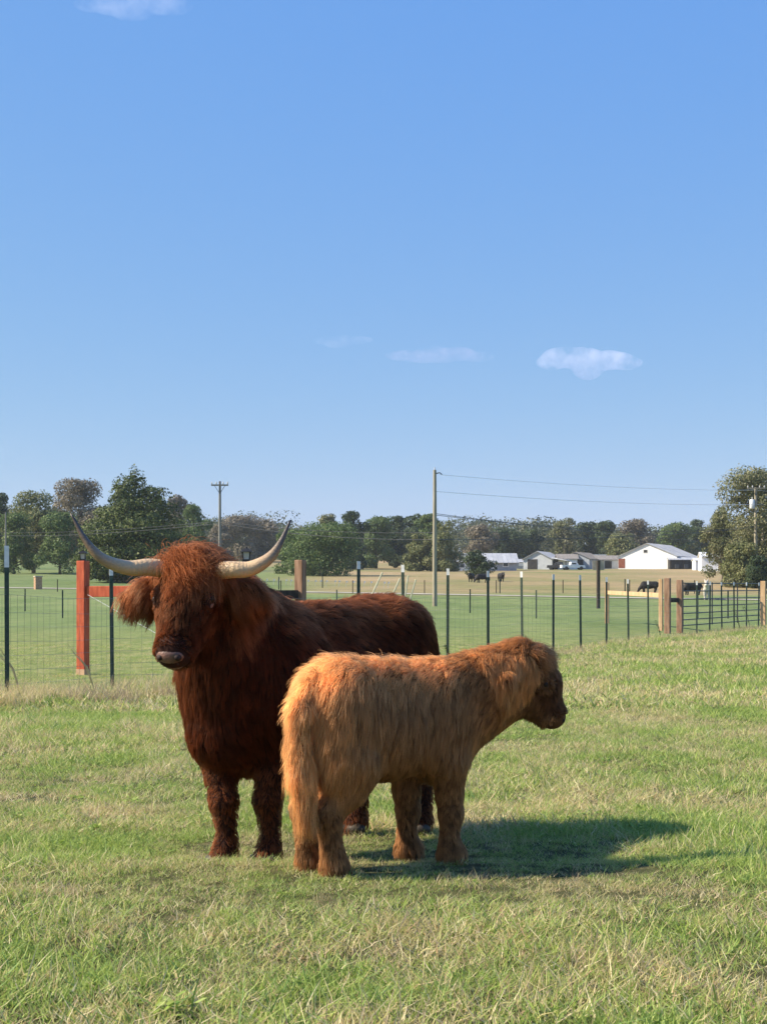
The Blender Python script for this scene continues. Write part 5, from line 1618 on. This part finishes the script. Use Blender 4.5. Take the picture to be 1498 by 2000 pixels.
# ------------------------------------------------------------------ far cattle and the pale horse
m_blk = mat("black_cattle_hide", (0.010, 0.009, 0.009), (0.022, 0.019, 0.018), 4, 0.7)
m_horse = mat("pale_horse_hide", (0.46, 0.42, 0.36), (0.58, 0.54, 0.47), 3, 0.7)
m_horse_d = mat("dark_saddle_patch", (0.06, 0.045, 0.035), (0.10, 0.075, 0.06), 3, 0.7)
def beast(graze, horse=False):
    F = Field((-1.25, -0.5, -0.03), (1.75, 0.5, 1.95 if horse else 1.6), 0.055)
    ys = (1, 0.78, 1); b0 = 0.98 if horse else 0.82; rr = 0.29 if horse else 0.38
    F.cap((0.55, 0, b0), (0, 0, b0 - 0.02), rr, rr, 0.06, ys).cap((0, 0, b0 - 0.02), (-0.6, 0, b0 + 0.02), rr, rr * 0.95, 0.06, ys)
    for x, y in ((0.52, 0.15), (0.62, -0.15), (-0.62, 0.15), (-0.52, -0.15)):
        F.chain([((x, y, b0 - 0.15), 0.17), ((x + (0.03 if x > 0 else -0.06), y, 0.42), 0.09), ((x, y, 0.2), 0.065), ((x + 0.03, y, 0.02), 0.075)], 0.06)
    nk = (1.05, 0, 0.42) if graze else ((1.0, 0, 1.45) if horse else (1.0, 0, 1.12))
    hd = (1.22, 0, 0.10) if graze else ((1.28, 0, 1.22) if horse else (1.42, 0, 0.90))
    F.cap((0.6, 0, b0 + 0.08), nk, 0.27 if not horse else 0.23, 0.15, 0.08).cap(nk, hd, 0.15, 0.09, 0.05)
    e = np.array(nk)
    for s in (-1, 1): F.cap(e + np.array([-0.03, 0.12 * s, 0.10]), e + np.array([-0.05, (0.14 if horse else 0.27) * s, 0.28 if horse else 0.12]), 0.06, 0.03, 0.03)
    F.chain([((-0.92, 0, b0 + 0.2), 0.06), ((-1.05, 0, b0 - 0.1), 0.045), ((-1.06, 0, 0.35), 0.06)], 0.05)
    V, Q = F.surface(); return np_mesh("body", V, Q, m_horse if horse else m_blk, True)
b_stand, b_graze = beast(False), beast(True)
for xp, yp, rz, me, lab in ((921, 1137, R(250), b_stand, "leftmost black cow under the small dark tree, seen end-on"), (942, 1138, R(200), b_graze, "middle black cow in the group under the small dark tree"), (978, 1136, R(285), b_stand, "black cow standing apart right of the small dark tree"),
                        (1268, 1158, R(172), b_graze, "black cow grazing sideways above the tan rail"), (1352, 1162, R(188), b_graze, "black cow grazing behind the tube gate near the pale horse")):
    dd = np.linspace(60, 400, 3000); X = (xp - 749) / FPX * dd
    yy = HORIZON - (ground_z(X, dd) - EYE) * FPX / dd
    d = float(dd[np.argmin(np.abs(yy - yp))])
    o = link("black_cow", me); o.location = gpt(xp, d); o.rotation_euler = (0, 0, rz); o.scale = (0.95,) * 3
    tag(o, lab, "cow", "black cattle grazing in the far fields")
x, y, z = gpt(1380, 128)
o = empty("pale_horse", (x, y, z), R(255))
link("body", beast(False, True), o)
MB().ball((0.05, 0, 1.05), (0.34, 0.25, 0.28), 12, 8).build("blanket", m_horse_d, o, True)
tag(o, "pale horse standing behind the tube gate at right", "horse")

# weeds by the fence
m_weed = mat("weed_stem", (0.05, 0.06, 0.025), (0.10, 0.10, 0.045), 8, 0.8)
m_weedleaf = mat("weed_leaf", (0.04, 0.07, 0.02), (0.09, 0.12, 0.04), 8, 0.7)
def weed(xpx, d, h, label, seed, mt=m_weed, ml=m_weedleaf, nl=34):
    r = random.Random(seed); x, y, z = gpt(xpx, d); o = empty("weed", (x, y, z))
    st, lf = MB(), MB()
    for i in range(5):
        ax_, ay = r.uniform(-0.3, -0.45) * h, r.uniform(-0.3, -0.45) * h
        st.tube([(0, 0, -0.03), (ax_ * 0.4, ay * 0.4, h * 0.5), (ax_, ay, h * r.uniform(0.75, 1.0))], [0.005, 0.004, 0.002], 4)
        for k in range(nl // 5):
            t = r.uniform(0.25, 1); p = Vector((ax_ * t, ay * t, h * t * 0.9)); dv = Vector((r.uniform(-1, 1), r.uniform(-1, 1), r.uniform(-0.3, 0.6))).normalized()
            sd = dv.cross(Vector((0, 0, 1))).normalized(); s = r.uniform(0.03, 0.07)
            lf.add([p, p + dv * s * 0.6 + sd * s * 0.3, p + dv * s * 1.3, p + dv * s * 0.6 - sd * s * 0.3], [(0, 1, 2, 3)])
    st.build("stem", mt, o)
    if nl: lf.build("leaf", ml, o)
    tag(o, label, "weed", "weeds along the fence")
weed(884, 27.0, 0.42, "dark leafy weed by the first T-post right of the cow", 1)
weed(868, 27.2, 0.32, "lower dark weed touching the cow's rump beside the T-post", 2)
weed(1050, 31.0, 0.30, "small weed at the fence between the calf's head and next T-post", 3)
weed(1290, 48.0, 0.55, "weed clump at the foot of the brown corner posts", 4)
weed(1445, 55.5, 0.9, "tall weed in front of the right end of the tube gate", 5)
weed(1465, 56.8, 1.0, "tallest weed in front of the right end of the tube gate", 6)
m_stalk = mat("straw_stalk", (0.42, 0.38, 0.22), (0.55, 0.50, 0.32), 8, 0.8)
weed(48, 17.4, 0.75, "tall straw-coloured stalks just right of the left T-post", 7, m_stalk, m_stalk, 0)
weed(190, 19.2, 0.70, "pale dry stalk between the red post and the green T-post", 8, m_stalk, m_stalk, 0)

# ------------------------------------------------------------------ clouds (real volumes far above)
def cloud(name, xpx, ypx, wpx, hpx, dens, label, seed, D=2600.0, tint=(0.97, 0.97, 0.98), dpx=None, lumps=9):
    r = random.Random(seed)
    c = px(xpx, ypx, D); k = D / FPX
    mb = MB()
    for i in range(lumps):
        t = (i + 0.5) / lumps * 2 - 1
        ww = wpx * k * r.uniform(0.16, 0.26); hh = hpx * k * r.uniform(0.30, 0.5) * (1 - 0.55 * abs(t) ** 1.5)
        mb.ball((t * wpx * k * 0.42, r.uniform(-0.2, 0.2) * wpx * k * 0.5, r.uniform(-0.15, 0.2) * hpx * k), (ww, ww * 1.0, hh), 14, 10)
    m, nt, N, L, b = new_mat(name + "_vapour"); N.remove(b)
    v = N.new("ShaderNodeVolumePrincipled"); v.inputs["Color"].default_value = (*tint, 1); v.inputs["Anisotropy"].default_value = 0.2
    tc = N.new("ShaderNodeTexCoord"); n = N.new("ShaderNodeTexNoise"); n.inputs["Scale"].default_value = 0.03; n.inputs["Detail"].default_value = 6; n.inputs["Roughness"].default_value = 0.6
    L.new(tc.outputs["Object"], n.inputs["Vector"])
    mr = N.new("ShaderNodeMapRange"); mr.inputs["From Min"].default_value = 0.42; mr.inputs["From Max"].default_value = 0.68
    mr.inputs["To Max"].default_value = dens
    L.new(n.outputs[0], mr.inputs["Value"]); L.new(mr.outputs[0], v.inputs["Density"])
    L.new(v.outputs[0], N["Material Output"].inputs["Volume"])
    me = mb.mesh(name, m, True)
    o = link(name, me); o.location = c
    rm = o.modifiers.new("merge", 'REMESH'); rm.mode = 'VOXEL'; rm.voxel_size = max(2.0, hpx * k / 14); 
    tag(o, label, "cloud", "small clouds")
    return o
cloud("cloud", 1150, 702, 190, 62, 0.019, "bright white puffy cloud, the largest, at right", 1)
cloud("cloud", 862, 693, 180, 34, 0.006, "flat pale lilac cloud left of the bright white cloud", 2, tint=(0.93, 0.84, 0.90))
cloud("cloud", 668, 668, 110, 24, 0.004, "faintest small cloud streak left of the pale lilac cloud", 3)
cloud("cloud", 255, 6, 200, 50, 0.008, "wispy cloud cut by the top edge of the photo", 4, D=2000)

# ------------------------------------------------------------------ haze
def haze():
    x0, x1, y0, y1, z0, z1 = -905, 905, -62, 1505, -4.0, 96.0
    m, nt, N, L, b = new_mat("pale_air"); N.remove(b)
    v = N.new("ShaderNodeVolumePrincipled"); v.inputs["Color"].default_value = (0.80, 0.88, 1.0, 1); v.inputs["Density"].default_value = 0.00013
    v.inputs["Anisotropy"].default_value = 0.0
    L.new(v.outputs[0], N["Material Output"].inputs["Volume"])
    me = MB().box(((x0 + x1) / 2, (y0 + y1) / 2, (z0 + z1) / 2), (x1 - x0, y1 - y0, z1 - z0)).mesh("haze", m)
    tag(link("haze", me), kind="stuff")

haze()
